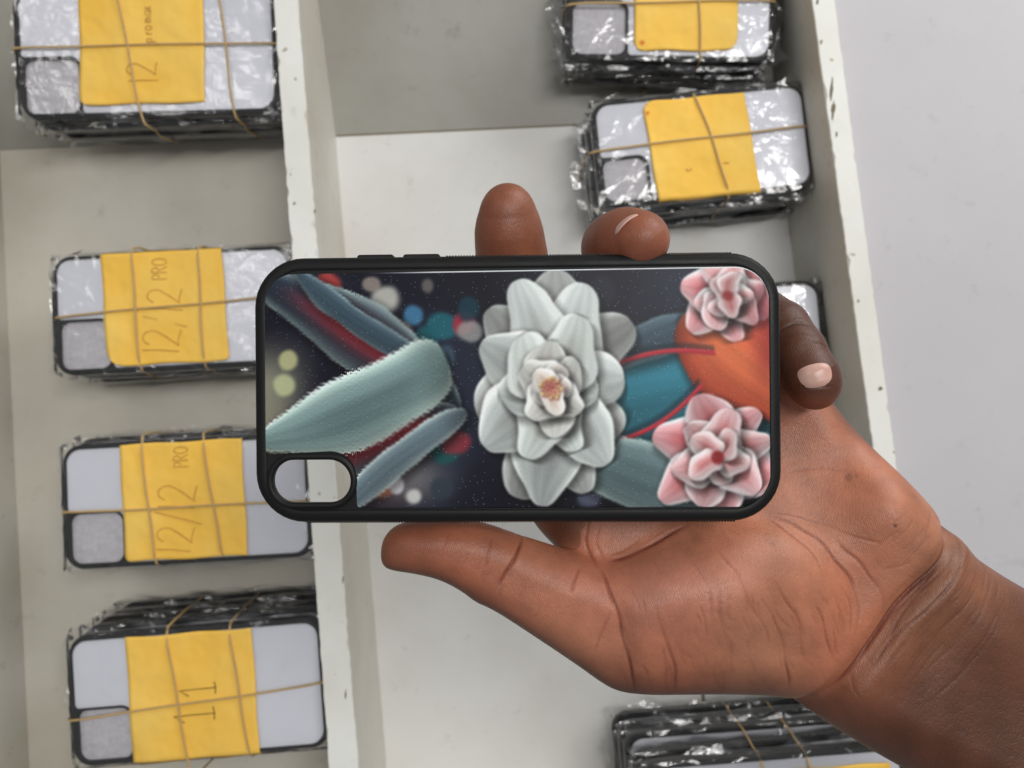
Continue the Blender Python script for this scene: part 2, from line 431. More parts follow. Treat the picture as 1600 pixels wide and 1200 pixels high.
def write(name, runs, zf, r, mat, parent, seed=3):
    """runs: (text, x, y, height, direction in degrees) on the label; the reading direction is rotated by dir"""
    rnd = random.Random(seed); vs = []; fs = []
    for text, x, y, h, dr in runs:
        xq = .68 if '2' in text else (.8 if len(text) > 3 else .74)
        c, s = math.cos(math.radians(dr)), math.sin(math.radians(dr)); pen = 0
        for ch in text:
            strokes, adv = GL[ch]
            jx, jy, js = rnd.uniform(-.03, .03), rnd.uniform(-.05, .05), rnd.uniform(.93, 1.07)
            for st in strokes:
                # smooth the stroke a little
                pts = [((px_ * js + jx + pen) * h * xq, (py_ * js + jy) * h) for px_, py_ in st]
                pp = [Vector((x + a * c - b * s, y + a * s + b * c)) for a, b in pts]
                base = len(vs)
                for i, p in enumerate(pp):
                    t = (pp[min(i + 1, len(pp) - 1)] - pp[max(i - 1, 0)]).normalized(); nn_ = Vector((-t.y, t.x)) * r * rnd.uniform(.75, 1.2)
                    for sg in (1, -1):
                        qx, qy = p.x + nn_.x * sg, p.y + nn_.y * sg
                        vs.append((qx, qy, zf(qx, qy) + .02))
                    if i: k = base + 2 * i; fs.append((k - 2, k - 1, k + 1, k))
            pen += adv
    o = mesh_vf(name, vs, fs, mat, parent, False); mod(o, 'SOLIDIFY', thickness=.00006)
    return o

def bundle(label, px, py, L_, W_, ang, ztop, n, lab=None, bands=(), text=None, ink=None, cut=(3.45, 3.25), R=1.15, jit=(), tilt=0, seed=1, shift=(0, 0), folded_corner=None, flare=(.55, .45)):
    """px, py: centre of the topmost case in the photograph; ang: degrees anticlockwise"""
    pitch = (ztop - (0 if not tilt else ztop * .35)) / n
    pitch = min(pitch, 1.36)
    h = pitch * n
    rot = Euler((tilt, 0, math.radians(ang))); T = W(px, py, ztop)
    base = T - rot.to_matrix() @ Vector((0, 0, h))
    root = empty('phone_case_bundle', base * CM, rot)
    tag(root, label, 'phone cases', 'bundles of wrapped blank phone cases in the tray')
    inv = (Matrix.Translation(base) @ rot.to_matrix().to_4x4()).inverted()
    def loc2(ax, ay):                             # photo pixel on the plane of the top case -> local x, y
        o = cam.location / CM; d = ray(ax, ay)
        lo = inv @ o; ld = inv.to_3x3() @ d
        t = (h + .05 - lo.z) / ld.z; p = lo + ld * t; return p.x, p.y
    cw, ch = cut
    hole = rr(-L_ / 2 + .42, -W_ / 2 + .36, -L_ / 2 + .42 + cw - .2, -W_ / 2 + .36 + ch - .2, .62, 7)
    ti = .30
    nx_, ny_ = -L_ / 2 + .42 + cw - .05, -W_ / 2 + .36 + ch - .05
    pan = round_poly([(nx_, -W_ / 2 + ti + .03, .25), (L_ / 2 - ti - .03, -W_ / 2 + ti + .03, R - ti), (L_ / 2 - ti - .03, W_ / 2 - ti - .03, R - ti),
                      (-L_ / 2 + ti + .03, W_ / 2 - ti - .03, R - ti), (-L_ / 2 + ti + .03, ny_, .25), (nx_, ny_, .75)], 7)
    rnd = random.Random(seed)
    first = None
    for i in range(n):                            # i = 0 is the top case
        z = h - TH - i * pitch
        jx, jy, ja = (0, 0, 0) if i == 0 else (jit[i - 1] if i - 1 < len(jit) else (rnd.uniform(-.28, .28), rnd.uniform(-.2, .2), rnd.uniform(-1.6, 1.6)))
        if first is None:
            fr_ = sweep_frame('phone_case', L_, W_, R, ti, hole, M_black2, root)
            pn = slab('blank_panel', pan, TH - .055, TH - .004, M_panel, fr_)
            fm = slab('foam_insert', rr(-L_ / 2 + .3, -W_ / 2 + .3, -L_ / 2 + .5 + cw, -W_ / 2 + .5 + ch, .5, 5), TH - .5, TH - .32, M_foam, fr_, 0)
            rg = ring_tube('camera_ring', hole, TH, [(0, -.1), (0, .02), (.05, .045), (.11, .04), (.14, 0), (.14, -.06)], M_black2, fr_)
            first = (fr_, pn, fm, rg); o = fr_
        else:
            o = first[0].copy(); COL.objects.link(o); o.parent = root
            for s_ in first[1:]:
                c_ = s_.copy(); COL.objects.link(c_); c_.parent = o
        o.location = (jx * CM, jy * CM, z * CM); o.rotation_euler = (0, 0, math.radians(ja))
        fl = film_sheet('plastic_bag', L_, W_, 0, root, seed * 31 + i, i == 0, flare if i % 2 == 0 else (flare[0] * .6, flare[1] * .5))
        fl.location = o.location; fl.rotation_euler = o.rotation_euler
    # paper label, bent over the long edges
    if lab:
        (x0, y0, x1, y1, skew, corners) = lab     # in photo pixels, upright box; skew = px shift of the bottom edge
        yo = -(x1 - x0) * math.tan(math.radians(max(ang, 0))) * .5
        a = loc2(x0, y0 - yo); b = loc2(x1, y0 + yo); c = loc2(x1 + skew, y1 + yo); d = loc2(x0 + skew, y1 - yo)
        nu, nv = 36, 44
        def zf(x, y):
            e1 = max(0, abs(y) - (W_ / 2 - .12))
            return h + .19 + .035 * math.sin(x * 1.3 + seed) * math.cos(y * .9 + seed * 2) - min(e1 * 2.2, 1.5 + e1 * .1)
        vs = []; fs = []; keep = {}
        for i in range(nu + 1):
            for j in range(nv + 1):
                u, v_ = i / nu, j / nv
                # nibble chosen corners (rounded)
                uu, vv = u, v_
                x = (a[0] * (1 - u) + b[0] * u) * (1 - v_) + (d[0] * (1 - u) + c[0] * u) * v_
                y = (a[1] * (1 - u) + b[1] * u) * (1 - v_) + (d[1] * (1 - u) + c[1] * u) * v_
                for (cu, cv, rad) in corners:
                    du = abs(u - cu) * 7.6; dv_ = abs(v_ - cv) * 7.8
                    if du < rad and dv_ < rad:
                        dd = math.hypot(rad - du, rad - dv_)
                        if dd > rad:
                            k = rad / dd; du2 = rad - (rad - du) * k; dv2 = rad - (rad - dv_) * k
                            sx = (du2 - du) / 7.6 * (1 if cu == 0 else -1); sy = (dv2 - dv_) / 7.8 * (1 if cv == 0 else -1)
                            x += sx * (b[0] - a[0]) + sy * (d[0] - a[0]); y += sx * (b[1] - a[1]) + sy * (d[1] - a[1])
                x += .03 * math.sin(v_ * 9 + seed) ; y += .035 * math.sin(u * 11 + seed * 3)
                vs.append((x, y, zf(x, y)))
        for i in range(nu):
            for j in range(nv): k = i * (nv + 1) + j; fs.append((k, k + 1, k + nv + 2, k + nv + 1))
        lb = mesh_vf('paper_label', vs, fs, M_paper, root); mod(lb, 'SOLIDIFY', thickness=.0003, offset=-1)
        if text and text[0][0] == 'c':
            for (t_, tx, ty, hh, dr) in text:
                q = loc2(tx, ty); write('pencil_mark', [(t_, q[0], q[1], hh, dr)], lambda x, y: zf(x, y) + .012, .03, ink, lb, seed)
        elif text:
            runs = []
            for (t_, tx, ty, hh, dr) in text:
                q = loc2(tx, ty); runs.append((t_, q[0], q[1], hh, dr))
            write('handwriting', runs, lambda x, y: zf(x, y) + .012, (.024 if ink is M_ink else .026), ink, lb, seed)
        if folded_corner:  # deeper orange patch for the label's folded-over corner
            for (sx, sy, sr) in folded_corner:
                q = loc2(sx, sy)
                pts = [(q[0] + sr * random.uniform(.7, 1.2) * math.cos(t), q[1] + sr * random.uniform(.7, 1.2) * math.sin(t)) for t in np.linspace(0, 2 * PI, 14)[:-1]]
                mesh_vf('folded_corner', [(x, y, zf(x, y) + .02) for x, y in pts], [tuple(range(len(pts)))], M_folded_corner, lb, False)
    # rubber bands
    for (ax, ay, bx, by, sag) in bands:
        a = Vector((*loc2(ax, ay), 0)); b = Vector((*loc2(bx, by), 0)); d = (b - a).normalized()
        zt = h + .29; zb = h - n * pitch + .15
        ctr = (a + b) / 2
        pts = []
        K = 14
        for k in range(K + 1):
            t = k / K; p = a.lerp(b, t); p = p + Vector((-d.y, d.x, 0)) * (sag * math.sin(PI * t) + .03 * math.sin(t * 9 + seed))
            edge = min(t, 1 - t); p.z = zt - (.18 if edge == 0 else 0); pts.append(p)
        J_ = [(0, 0)] + [(q[0], q[1]) for q in jit][:n - 1]
        def side(p, dd, t):
            k = t * (n - 1); k0 = min(int(k), len(J_) - 1); k1 = min(k0 + 1, len(J_) - 1); fr2 = k - int(k)
            jv = Vector((J_[k0][0] * (1 - fr2) + J_[k1][0] * fr2, J_[k0][1] * (1 - fr2) + J_[k1][1] * fr2, 0))
            out2 = max(0.0, Vector((*J_[k0], 0)).dot(dd), Vector((*J_[k1], 0)).dot(dd)); return Vector((p.x, p.y, zt + (zb - zt) * t)) + dd * (out2 + .28 * min(1, t * 6)) + (jv - dd * jv.dot(dd)) * .5
        TS = [.06, .2, .35, .5, .65, .8, .95]
        for t in TS: pts.append(side(b, d, t))
        pts.append(Vector((b.x, b.y, zb - .12)) + d * max(0, Vector((*J_[-1], 0)).dot(d))); pts.append(Vector((a.x, a.y, zb - .12)) - d * max(0, -Vector((*J_[-1], 0)).dot(d)))
        for t in TS[::-1]: pts.append(side(a, -d, t))
        tube('rubber_band', pts, .07, M_band, root)
    return root

UP = 90
bundle('bundle in the top left corner, its yellow label reading 12 p ro max', 229, 78, 16.5, 8.3, 1.6, 6.2, 5,
       lab=(124, -40, 318, 163, 3, [(0, 1, .5)]), bands=[(22, 76, 436, 68, 0), (176, -60, 222, 180, 0), (338, -60, 366, 172, 0)],
       text=[('12', 250, 132, 2.0, UP), ('p ro max', 240, 68, .62, UP)], ink=M_ink,
       jit=[(.5, -.35, .8), (.4, -.25, -.4), (.9, -.5, .3), (1.3, -.35, .2)], tilt=math.radians(5), seed=3, flare=(.8, .6), cut=(3.7, 3.6), R=1.3)
bundle('upper of the two bundles with yellow labels reading 12/12 PRO', 270, 484, 15.3, 7.7, 3.0, 4.9, 4,
       lab=(158, 390, 347, 568, 12, [(0, 1, 1.0), (1, 1, .35)]), bands=[(88, 496, 440, 463, 0), (208, 390, 220, 572, 0), (311, 388, 320, 566, 0)],
       text=[('12/12', 283, 556, 2.3, UP - 4), ('PRO', 262, 437, .95, UP)], ink=M_ink,
       jit=[(.35, -.2, -.6), (.9, -.3, .5), (.6, -.1, .2)], seed=5)
bundle('lower of the two bundles with yellow labels reading 12/12 PRO', 292, 783, 15.3, 7.7, 3.2, 6.2, 5,
       lab=(188, 690, 378, 872, 10, [(0, 1, .45)]), bands=[(98, 801, 478, 782, 0), (222, 692, 246, 880, 0), (318, 688, 350, 868, 0)],
       text=[('12/12', 302, 866, 2.25, UP - 5), ('PRO', 296, 730, .9, UP)], ink=M_ink,
       jit=[(.1, .35, 0), (.3, .25, .6), (.35, .3, -.3), (.5, .4, 0)], seed=8, flare=(.5, .6))
bundle('bundle whose yellow label reads 11, at the bottom of the left compartment', 309, 1082, 15.6, 7.9, 4.6, 6.3, 5,
       lab=(197, 988, 394, 1188, 13, []), bands=[(108, 1125, 506, 1066, 0), (262, 990, 300, 1210, 0), (360, 984, 392, 1180, 0)],
       text=[('I', 338, 1124, 2.35, UP), ('I', 338, 1082, 2.35, UP)], ink=M_ink_dark,
       jit=[(.15, .3, .3), (.3, .45, -.4), (.35, .6, .4), (.6, .8, .2)], seed=11, flare=(.7, .55))
bundle('small bundle cut off by the top edge, its yellow label blank', 1048, 8, 13.3, 7.0, -.8, 5.6, 4,
       lab=(992, -90, 1153, 80, -2, [(0, 1, .9), (1, 1, .9)]), bands=[(893, 8, 1208, 2, 0), (1088, -80, 1094, 84, 0)],
       jit=[(-.2, -.3, .5), (-.1, -.4, -.8), (.1, -.5, .4)], tilt=math.radians(5), seed=14, flare=(1.2, .9), cut=(3.6, 3.5), folded_corner=[(1003, 68, .16)])
bundle('small tilted bundle with a near-blank yellow label beside the chipped right divider', 1098, 226, 13.8, 6.9, 5.6, 5.4, 4,
       lab=(1003, 153, 1162, 309, 26, [(0, 0, .9)]), bands=[(930, 237, 1258, 198, 0), (1084, 148, 1137, 300, .1)],
       text=[('c', 1080, 268, .5, UP), (',', 1136, 258, .5, UP)], ink=M_ink,
       jit=[(-.25, -.3, -.6), (-.4, -.2, .6), (-.2, -.5, .1)], seed=17, flare=(1.1, .7), cut=(3.0, 2.9), folded_corner=[(1011, 178, .14)])
bundle('bundle mostly hidden behind the held case, one white corner showing beside the little finger', 1108, 537, 15.0, 7.4, 4.0, 4.4, 3,
       lab=(1000, 460, 1150, 640, 10, []), seed=20, flare=(.45, .4))
bundle('bundle at the bottom right below the wrist, its stacked case edges showing', 1215, 1286, 15.6, 7.9, 4.5, 7.6, 5,
       lab=(1225, 1196, 1390, 1400, 8, [(0, 0, .5)]), bands=[(1190, 1192, 1245, 1390, 0), (1262, 1186, 1320, 1390, 0)],
       jit=[(-.2, .22, 1.0), (-.5, .72, -.3), (-.6, .85, 1.2), (-.9, 1.05, .6)], seed=23, flare=(.8, .9))

# ------------------------------------------------------------------ the held case
CD = 24.0; K = CD / FPX                            # cm per photo pixel at the case
cx0, cy0 = 806, 607
def hp(x, y): return ((x - cx0) * K, -(y - cy0) * K)
held = empty('phone_case')
tag(held, 'black rubber phone case with a glossy printed back, held up by a hand', 'phone case')
held.matrix_world = CAMM @ Matrix.Translation(Vector(C3(cx0, cy0, CD)) * CM) @ Euler((0, -math.radians(1.6), math.radians(.45))).to_matrix().to_4x4() @ Matrix.Translation((0, 0, -.0052))
HL, HW, HR = 811 * K, 412 * K, 78 * K
pill = round_poly([(*hp(430, 781), 37 * K), (*hp(553, 781), 37 * K), (*hp(553, 713), 37 * K), (*hp(430, 713), 37 * K)], 10)
sweep_frame('bumper_frame', HL, HW, HR, .40, pill, M_black, held, plate_drop=.04)
ring_tube('camera_ring', pill, TH, [(-.02, -.14), (-.02, .03), (.03, .07), (.10, .075), (.155, .04), (.17, -.02), (.17, -.06)], M_black, held)
# printed panel: dense columns so the print lives in the mesh's colours
out = round_poly([(*hp(561, 789.5), .12), (*hp(1192, 789.5), 52 * K), (*hp(1192, 424), 52 * K), (*hp(419, 428), 46 * K), (*hp(419, 706), .18), (*hp(559.5, 700), 40 * K)], 12)
O = np.array(out); il = int(np.argmin(O[:, 0])); ir = int(np.argmax(O[:, 0]))
def chain(i, j):
    idx = [i]
    while idx[-1] != j: idx.append((idx[-1] + 1) % len(O))
    return O[idx]
# leftmost/rightmost vertical edges: split them at mid height
xmin, xmax = O[:, 0].min(), O[:, 0].max()
mid = 0.5 * (O[:, 1].min() + O[:, 1].max())
ups = O[(O[:, 1] > 0)]; ups = ups[np.argsort(ups[:, 0])]
lows_idx = [k for k in range(len(O)) if O[k, 1] <= 0]
lows = O[lows_idx]; order = np.argsort(lows[:, 0], kind='stable'); lows = lows[order]
NX, NY = 900, 440
xs = np.linspace(xmin, xmax, NX)
xs = np.unique(np.r_[xs, np.linspace(xmin, xmin + .35, 20), np.linspace(xmax - .35, xmax, 20), np.linspace(hp(545, 0)[0], hp(566, 0)[0], 60)]); NX = len(xs)
# upper boundary from arcs, lower boundary from the outline (x-monotone)
def envelope(pts, xs, top):
    x, y = pts[:, 0], pts[:, 1]
    ux = np.unique(np.round(x, 4)); uy = np.array([(y[np.abs(x - a) < 2e-4].max() if top else y[np.abs(x - a) < 2e-4].min()) for a in ux])
    return np.interp(xs, ux, uy)
yt = envelope(ups, xs, True)
xl, yl = [], []
for k in range(len(O)):                                # walk lower chain: left edge -> notch -> bottom -> right edge
    pass
low_chain = [tuple(p) for p in O if p[1] <= 0]
# order: outline is listed from the notch's foot along the bottom to the right, then top, left, notch
st = O.tolist(); k_left = [i for i, p in enumerate(st) if abs(p[0] - xmin) < 1e-4 and p[1] < 0]
lc = st[k_left[0]:] + st[:]
seq = []
for p in lc:
    if p[1] > 0: break
    seq.append(p)
seq = np.array(seq); seq[:, 0] = np.maximum.accumulate(seq[:, 0]) + np.arange(len(seq)) * 1e-5
yb = np.interp(xs, seq[:, 0], seq[:, 1])
tt = np.linspace(0, 1, NY)
PXg = np.repeat(xs[:, None], NY, 1); PYg = yb[:, None] + (yt - yb)[:, None] * tt[None]
ED = .035
dist_edge = np.minimum(PYg - yb[:, None], yt[:, None] - PYg)
PZg = np.full_like(PXg, TH - .012); PZg[:, 0] -= .03; PZg[:, -1] -= .03; PZg[0] -= .03; PZg[-1] -= .03
ix = PXg / K + cx0; iy = -PYg / K + cy0              # photo pixels of every vertex

def sm(a, b, x): t = np.clip((x - a) / (b - a), 0, 1); return t * t * (3 - 2 * t)
def paint(x, y):
    """generic picture: pale blossoms and slate leaves before a dark background with soft spots of light"""
    n1 = wnoise(x, y, .012, 101, 3); n2 = wnoise(x, y, .05, 102, 3); n3 = wnoise(x, y, .4, 103, 3); n4 = wnoise(x, y, 1.1, 104, 2)
    col = np.zeros(x.shape + (3,)); col[:] = (26, 26, 38)
    def mix(mask, c):
        nonlocal col
        c = np.asarray(c, float); col = col * (1 - mask[..., None]) + c * mask[..., None]
    mix(.5 * sm(0, 1.2, n1), (46, 56, 74)); mix(.4 * sm(.1, 1.3, -n1), (14, 14, 20))
    # lower left and left: lighter out-of-focus ground
    mix(.75 * sm(520, 420, x) * sm(500, 600, y), (168, 166, 140)); mix(.6 * np.exp(-((x - 590) / 60) ** 2 - ((y - 730) / 45) ** 2), (190, 130, 110))
    mix(.7 * np.exp(-((x - 650) / 50) ** 2 - ((y - 745) / 35) ** 2), (120, 120, 122))
    rnd = np.random.default_rng(5)
    spots = [(520, 445, 26, (190, 70, 66)), (606, 470, 26, (200, 200, 190)), (585, 445, 16, (150, 140, 130)), (650, 492, 20, (70, 130, 170)), (694, 508, 24, (34, 104, 116)), (728, 505, 20, (170, 44, 60)),
             (668, 530, 24, (30, 90, 100)), (630, 520, 20, (160, 140, 130)), (740, 520, 18, (150, 150, 150)), (455, 560, 20, (190, 190, 140)), (450, 600, 22, (190, 196, 150)), (615, 610, 26, (200, 150, 90)),
             (590, 600, 18, (60, 110, 120)), (700, 700, 28, (30, 84, 84)), (716, 690, 22, (140, 50, 60)), (600, 752, 26, (220, 140, 110)), (622, 755, 17, (226, 230, 240)), (650, 772, 18, (214, 214, 210)), (560, 745, 24, (190, 110, 90)),
             (690, 760, 24, (50, 60, 70)), (735, 480, 24, (24, 60, 74)), (560, 500, 22, (120, 60, 60)), (672, 448, 16, (110, 104, 100)), (960, 520, 30, (44, 60, 84)), (1010, 480, 34, (30, 32, 48)), (940, 460, 26, (38, 40, 52)), (700, 560, 22, (60, 80, 96)), (920, 770, 24, (86, 90, 110)), (480, 470, 20, (66, 44, 50))]
    for (sx, sy, r, c) in spots:
        d = np.hypot((x - sx) * (1 + .15 * np.sin(sy)), y - sy) + 3.0 * n2
        mix(.85 * sm(r, r * .55, d), c)
    def petal(ax, ay, bx, by, wd, c_in, c_edge, c_core=None, blur=1.6, tip=.75, bend=0, fur=0.0, alpha=1.0, light=.22, shadow=.45, pw=.5):
        nonlocal col
        L_ = math.hypot(bx - ax, by - ay); ux, uy = (bx - ax) / L_, (by - ay) / L_
        s = ((x - ax) * ux + (y - ay) * uy) / L_; t = (-(x - ax) * uy + (y - ay) * ux)
        t = t - bend * np.sin(np.clip(s, 0, 1) * PI)
        def edge(s_, t_):
            sc = np.clip(s_, 1e-4, 1 - 1e-4)
            hw_ = wd * (np.sin(PI * sc ** tip) ** pw) * (1 + .10 * np.sin(9 * sc + ax) + .05 * n1)
            return hw_, hw_ - np.abs(t_)
        hw, e = edge(s, t)
        e = e + fur * n4 * 1.6 + 1.2 * n2
        inside = (s > 0) * (s < 1)
        _, es = edge(s - 6 * (ux * .5 + uy * .8) / L_, t - 6 * (-uy * .5 + ux * .8))
        col = col * (1 - shadow * alpha * sm(-16, 4, es) * (s > -.02) * (s < 1.02))[..., None]
        m_ = sm(-blur, blur, e) * inside * alpha
        q = np.clip(t / np.maximum(hw, 1), -1, 1); aq = np.abs(q)
        base = np.array(c_in, float)[None, None] * (1 - aq[..., None] ** 4) + np.array(c_edge, float) * aq[..., None] ** 4
        if c_core is not None:
            k_ = np.exp(-(q / .42) ** 2) * sm(.04, .25, s) * sm(.95, .5, s) * .9
            base = base * (1 - k_[..., None]) + np.array(c_core, float) * k_[..., None]
        lit_ = -q * ux + (.5 - s) * .2 * uy                                  # soft side lighting inside the picture
        streak = np.sin((q * 13 + 2.2 * n1 + ax) ) * sm(0, .4, s) * .035 + np.sin(q * 37 + 3 * n1) * .015
        base = base * (1 + light * lit_ + streak + .05 * n1 + .035 * n4 * min(fur, 1) - .30 * sm(.22, 0, s))[..., None]
        col = col * (1 - m_[..., None]) + np.clip(base, 0, 255) * m_[..., None]
        return m_
    # slate leaves with red mid ribs, spraying out to the left
    petal(720, 640, 400, 430, 50, (36, 46, 58), (140, 158, 158), (190, 56, 68), 2.2, .95, 14, .6)
    petal(660, 560, 470, 425, 20, (58, 76, 88), (120, 140, 146), None, 2.5, .9, -10, .5)
    petal(720, 640, 440, 760, 44, (50, 56, 66), (160, 176, 174), (158, 46, 54), 2.2, .95, 8, .6)
    petal(700, 560, 400, 690, 58, (118, 144, 142), (206, 222, 214), (92, 112, 116), 2, .6, -18, 1.6)
    petal(730, 640, 530, 800, 24, (92, 108, 116), (190, 204, 202), None, 2, .9, 8, .7)
    # teal and orange leaves at the right
    petal(880, 650, 1260, 610, 92, (46, 108, 124), (38, 86, 102), None, 2, .8, 0, .1, light=.3)
    petal(900, 575, 1110, 500, 30, (60, 76, 88), (96, 116, 122), None, 2.5, .8, 0, .5)
    petal(1060, 500, 1270, 660, 70, (198, 88, 58), (166, 60, 44), (210, 110, 70), 2.5, .8, 0, 0)
    for (ax, ay, bx, by, bd) in ((925, 586, 1110, 556, 16), (925, 694, 1090, 604, -18)):      # red stems
        L_ = math.hypot(bx - ax, by - ay); ux, uy = (bx - ax) / L_, (by - ay) / L_
        s = ((x - ax) * ux + (y - ay) * uy) / L_; t = (-(x - ax) * uy + (y - ay) * ux) + bd * np.sin(np.clip(s, 0, 1) * PI) + 1.2 * n1
        mix(.5 * sm(11, 4, np.abs(t + 4)) * (s > 0) * (s < 1), (20, 36, 46)); mix(sm(4.6, 2.6, np.abs(t)) * (s > 0) * (s < 1), (178, 44, 56)); mix(.4 * sm(1.6, .4, np.abs(t + 1.6)) * (s > 0) * (s < 1), (230, 120, 120))
    petal(870, 700, 1130, 806, 54, (92, 112, 116), (164, 182, 178), None, 2, .7, -10, 1.0)
    # large pale blossom in the middle: overlapping rounded petals
    def bloom(cx, cy, rings, squash, seed):
        rq = np.random.default_rng(seed)
        for (n_, r0, r1, wd, ci, ce, cc, a0) in rings:
            order_ = rq.permutation(n_)
            for k in order_:
                a = a0 + 2 * PI * k / n_ + rq.uniform(-.12, .12); r_ = r1 * rq.uniform(.88, 1.1); v_ = rq.uniform(.84, 1.06)
                petal(cx + r0 * math.cos(a), cy + r0 * math.sin(a), cx + r_ * squash * math.cos(a), cy + r_ * math.sin(a), wd * rq.uniform(.85, 1.1),
                      tuple(c * v_ for c in ci), ce, tuple(c * v_ for c in cc), 1.3, .62, rq.uniform(-9, 9), .12, pw=.42)
    bloom(862, 606, [(7, -10, 196, 58, (158, 160, 158), (204, 210, 206), (124, 124, 124), 1.2), (7, -8, 168, 52, (196, 204, 202), (232, 238, 234), (158, 160, 158), 1.65),
                     (6, -6, 118, 44, (208, 216, 212), (238, 242, 240), (172, 174, 168), 1.0), (6, -4, 78, 32, (222, 224, 218), (244, 244, 240), (190, 184, 174), .4), (5, -2, 46, 20, (232, 226, 218), (246, 242, 238), (206, 184, 172), .1)], .66, 12)
    for k in range(26):
        a = k * 2.399; r_ = 3.4 * math.sqrt(k); dx_ = x - 860 - r_ * math.cos(a); dy_ = y - 606 - r_ * math.sin(a)
        mix(.5 * sm(5.5, 3, np.hypot(dx_ - 1.5, dy_ - 2)), (120, 50, 46)); mix(sm(3.4, 1.8, np.hypot(dx_, dy_)), (222, 132 + 3 * k, 122))
    # rose-white blossoms at the right edge
    ROSE = lambda r: [(6, -4, r, r * .42, (216, 160, 164), (248, 240, 243), (186, 84, 88), .3), (6, -3, r * .78, r * .34, (228, 186, 188), (250, 244, 246), (200, 108, 110), .8), (5, -2, r * .5, r * .24, (236, 206, 206), (250, 246, 248), (200, 120, 120), .1)]
    bloom(1130, 468, ROSE(74), 1.0, 4); bloom(1112, 714, ROSE(96), 1.05, 9)
    for (bx, by) in ((1130, 468), (1112, 714)): mix(sm(12, 6, np.hypot(x - bx, y - by) + 2 * n2), (140, 44, 46))
    mix(.5 * sm(1150, 1192, x) * sm(640, 560, y) * sm(420, 470, y), (120, 30, 40))
    # the print is a slightly soft enlargement
    sharp_ = col.copy()
    for ax_, r_ in ((0, 2), (1, 2), (0, 1), (1, 1)):
        k_ = 2 * r_ + 1; p_ = np.pad(col, [(r_, r_) if q == ax_ else (0, 0) for q in range(3)], 'edge'); col = sum(np.take(p_, range(i, i + col.shape[ax_]), ax_) for i in range(k_)) / k_
    nm = (sm(535, 542, x) * sm(575, 568, x))[..., None]; col = col * (1 - nm) + sharp_ * nm
    # glitter of the coating
    g = RNG.random(x.shape); mix(.55 * (g > .9965).astype(float), (220, 226, 232))
    col = col * (1 + .02 * RNG.standard_normal(x.shape))[..., None]
    # bare bevel along the upper edge, its glint painted in white
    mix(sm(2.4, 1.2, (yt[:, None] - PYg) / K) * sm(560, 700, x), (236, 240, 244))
    return np.clip(col, 0, 255) / 255
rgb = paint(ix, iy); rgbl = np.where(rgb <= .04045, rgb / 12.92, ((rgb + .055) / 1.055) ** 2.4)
def grid_mesh(name, X, Y, Z, mat, parent):
    nx, ny = X.shape; me = bpy.data.meshes.new(name)
    co = np.stack([X, Y, Z], -1).reshape(-1, 3) * CM
    I, J = np.meshgrid(np.arange(nx - 1), np.arange(ny - 1), indexing='ij'); k = (I * ny + J).ravel()
    q = np.stack([k, k + ny, k + ny + 1, k + 1], -1)
    add_mesh(me, co, q); return link_mesh(name, me, mat, parent)
def add_mesh(me, co, q):
    me.vertices.add(len(co)); me.vertices.foreach_set('co', np.ascontiguousarray(co, np.float32).ravel())
    me.loops.add(q.size); me.loops.foreach_set('vertex_index', np.ascontiguousarray(q, np.int32).ravel())
    me.polygons.add(len(q)); me.polygons.foreach_set('loop_start', np.arange(0, q.size, 4, dtype=np.int32))
    me.update(calc_edges=True); me.validate()
m, N, L, P = new_mat('printed_gloss'); at_ = N.new('ShaderNodeAttribute'); at_.attribute_name = 'print'
L.new(at_.outputs['Color'], P.inputs['Base Color']); P.inputs['Roughness'].default_value = .34; P.inputs['Specular IOR Level'].default_value = .12
P.inputs['Coat Weight'].default_value = .0; P.inputs['Coat Roughness'].default_value = .12
co = coords(N); n = noise(N, L, 1500, 2, .5, co); n2 = noise(N, L, 35, 3, .5, co)
L.new(bump(N, L, n.outputs[0], .05, .0001), P.inputs['Normal']); M_print = m
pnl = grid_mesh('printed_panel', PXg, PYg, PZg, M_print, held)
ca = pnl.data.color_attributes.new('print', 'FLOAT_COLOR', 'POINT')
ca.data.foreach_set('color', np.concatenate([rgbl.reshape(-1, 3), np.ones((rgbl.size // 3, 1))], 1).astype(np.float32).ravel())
tag(pnl, 'glossy picture of pale blossoms and slate leaves on a dark background')
# buttons and grip ridges on the long sides
for (xa, xb, pr) in ((560, 618, .085), (632, 690, .085)):
    x0, x1 = hp(xa, 0)[0], hp(xb, 0)[0]; y = HW / 2
    o = slab('side_button', rr(x0, y - .2, x1, y + pr, .09, 4), .30, .72, M_black, held, .03)
vs = []; fs = []
for side, xa, xb in ((1, 700, 1140), (-1, 480, 1140)):
    x = hp(xa, 0)[0]
    while x < hp(xb, 0)[0]:
        b = len(vs); y = side * HW / 2; e_ = side * .014
        for xx in (x, x + .045):
            for z in (.25, .8): vs += [(xx, y - side * .05, z), (xx, y + e_, z)]
        fs += [(b, b + 1, b + 3, b + 2), (b + 4, b + 6, b + 7, b + 5), (b + 1, b + 5, b + 7, b + 3), (b, b + 2, b + 6, b + 4), (b, b + 4, b + 5, b + 1), (b + 2, b + 3, b + 7, b + 6)]
        x += .085
mesh_vf('grip_ridges', vs, fs, M_black, held, False)

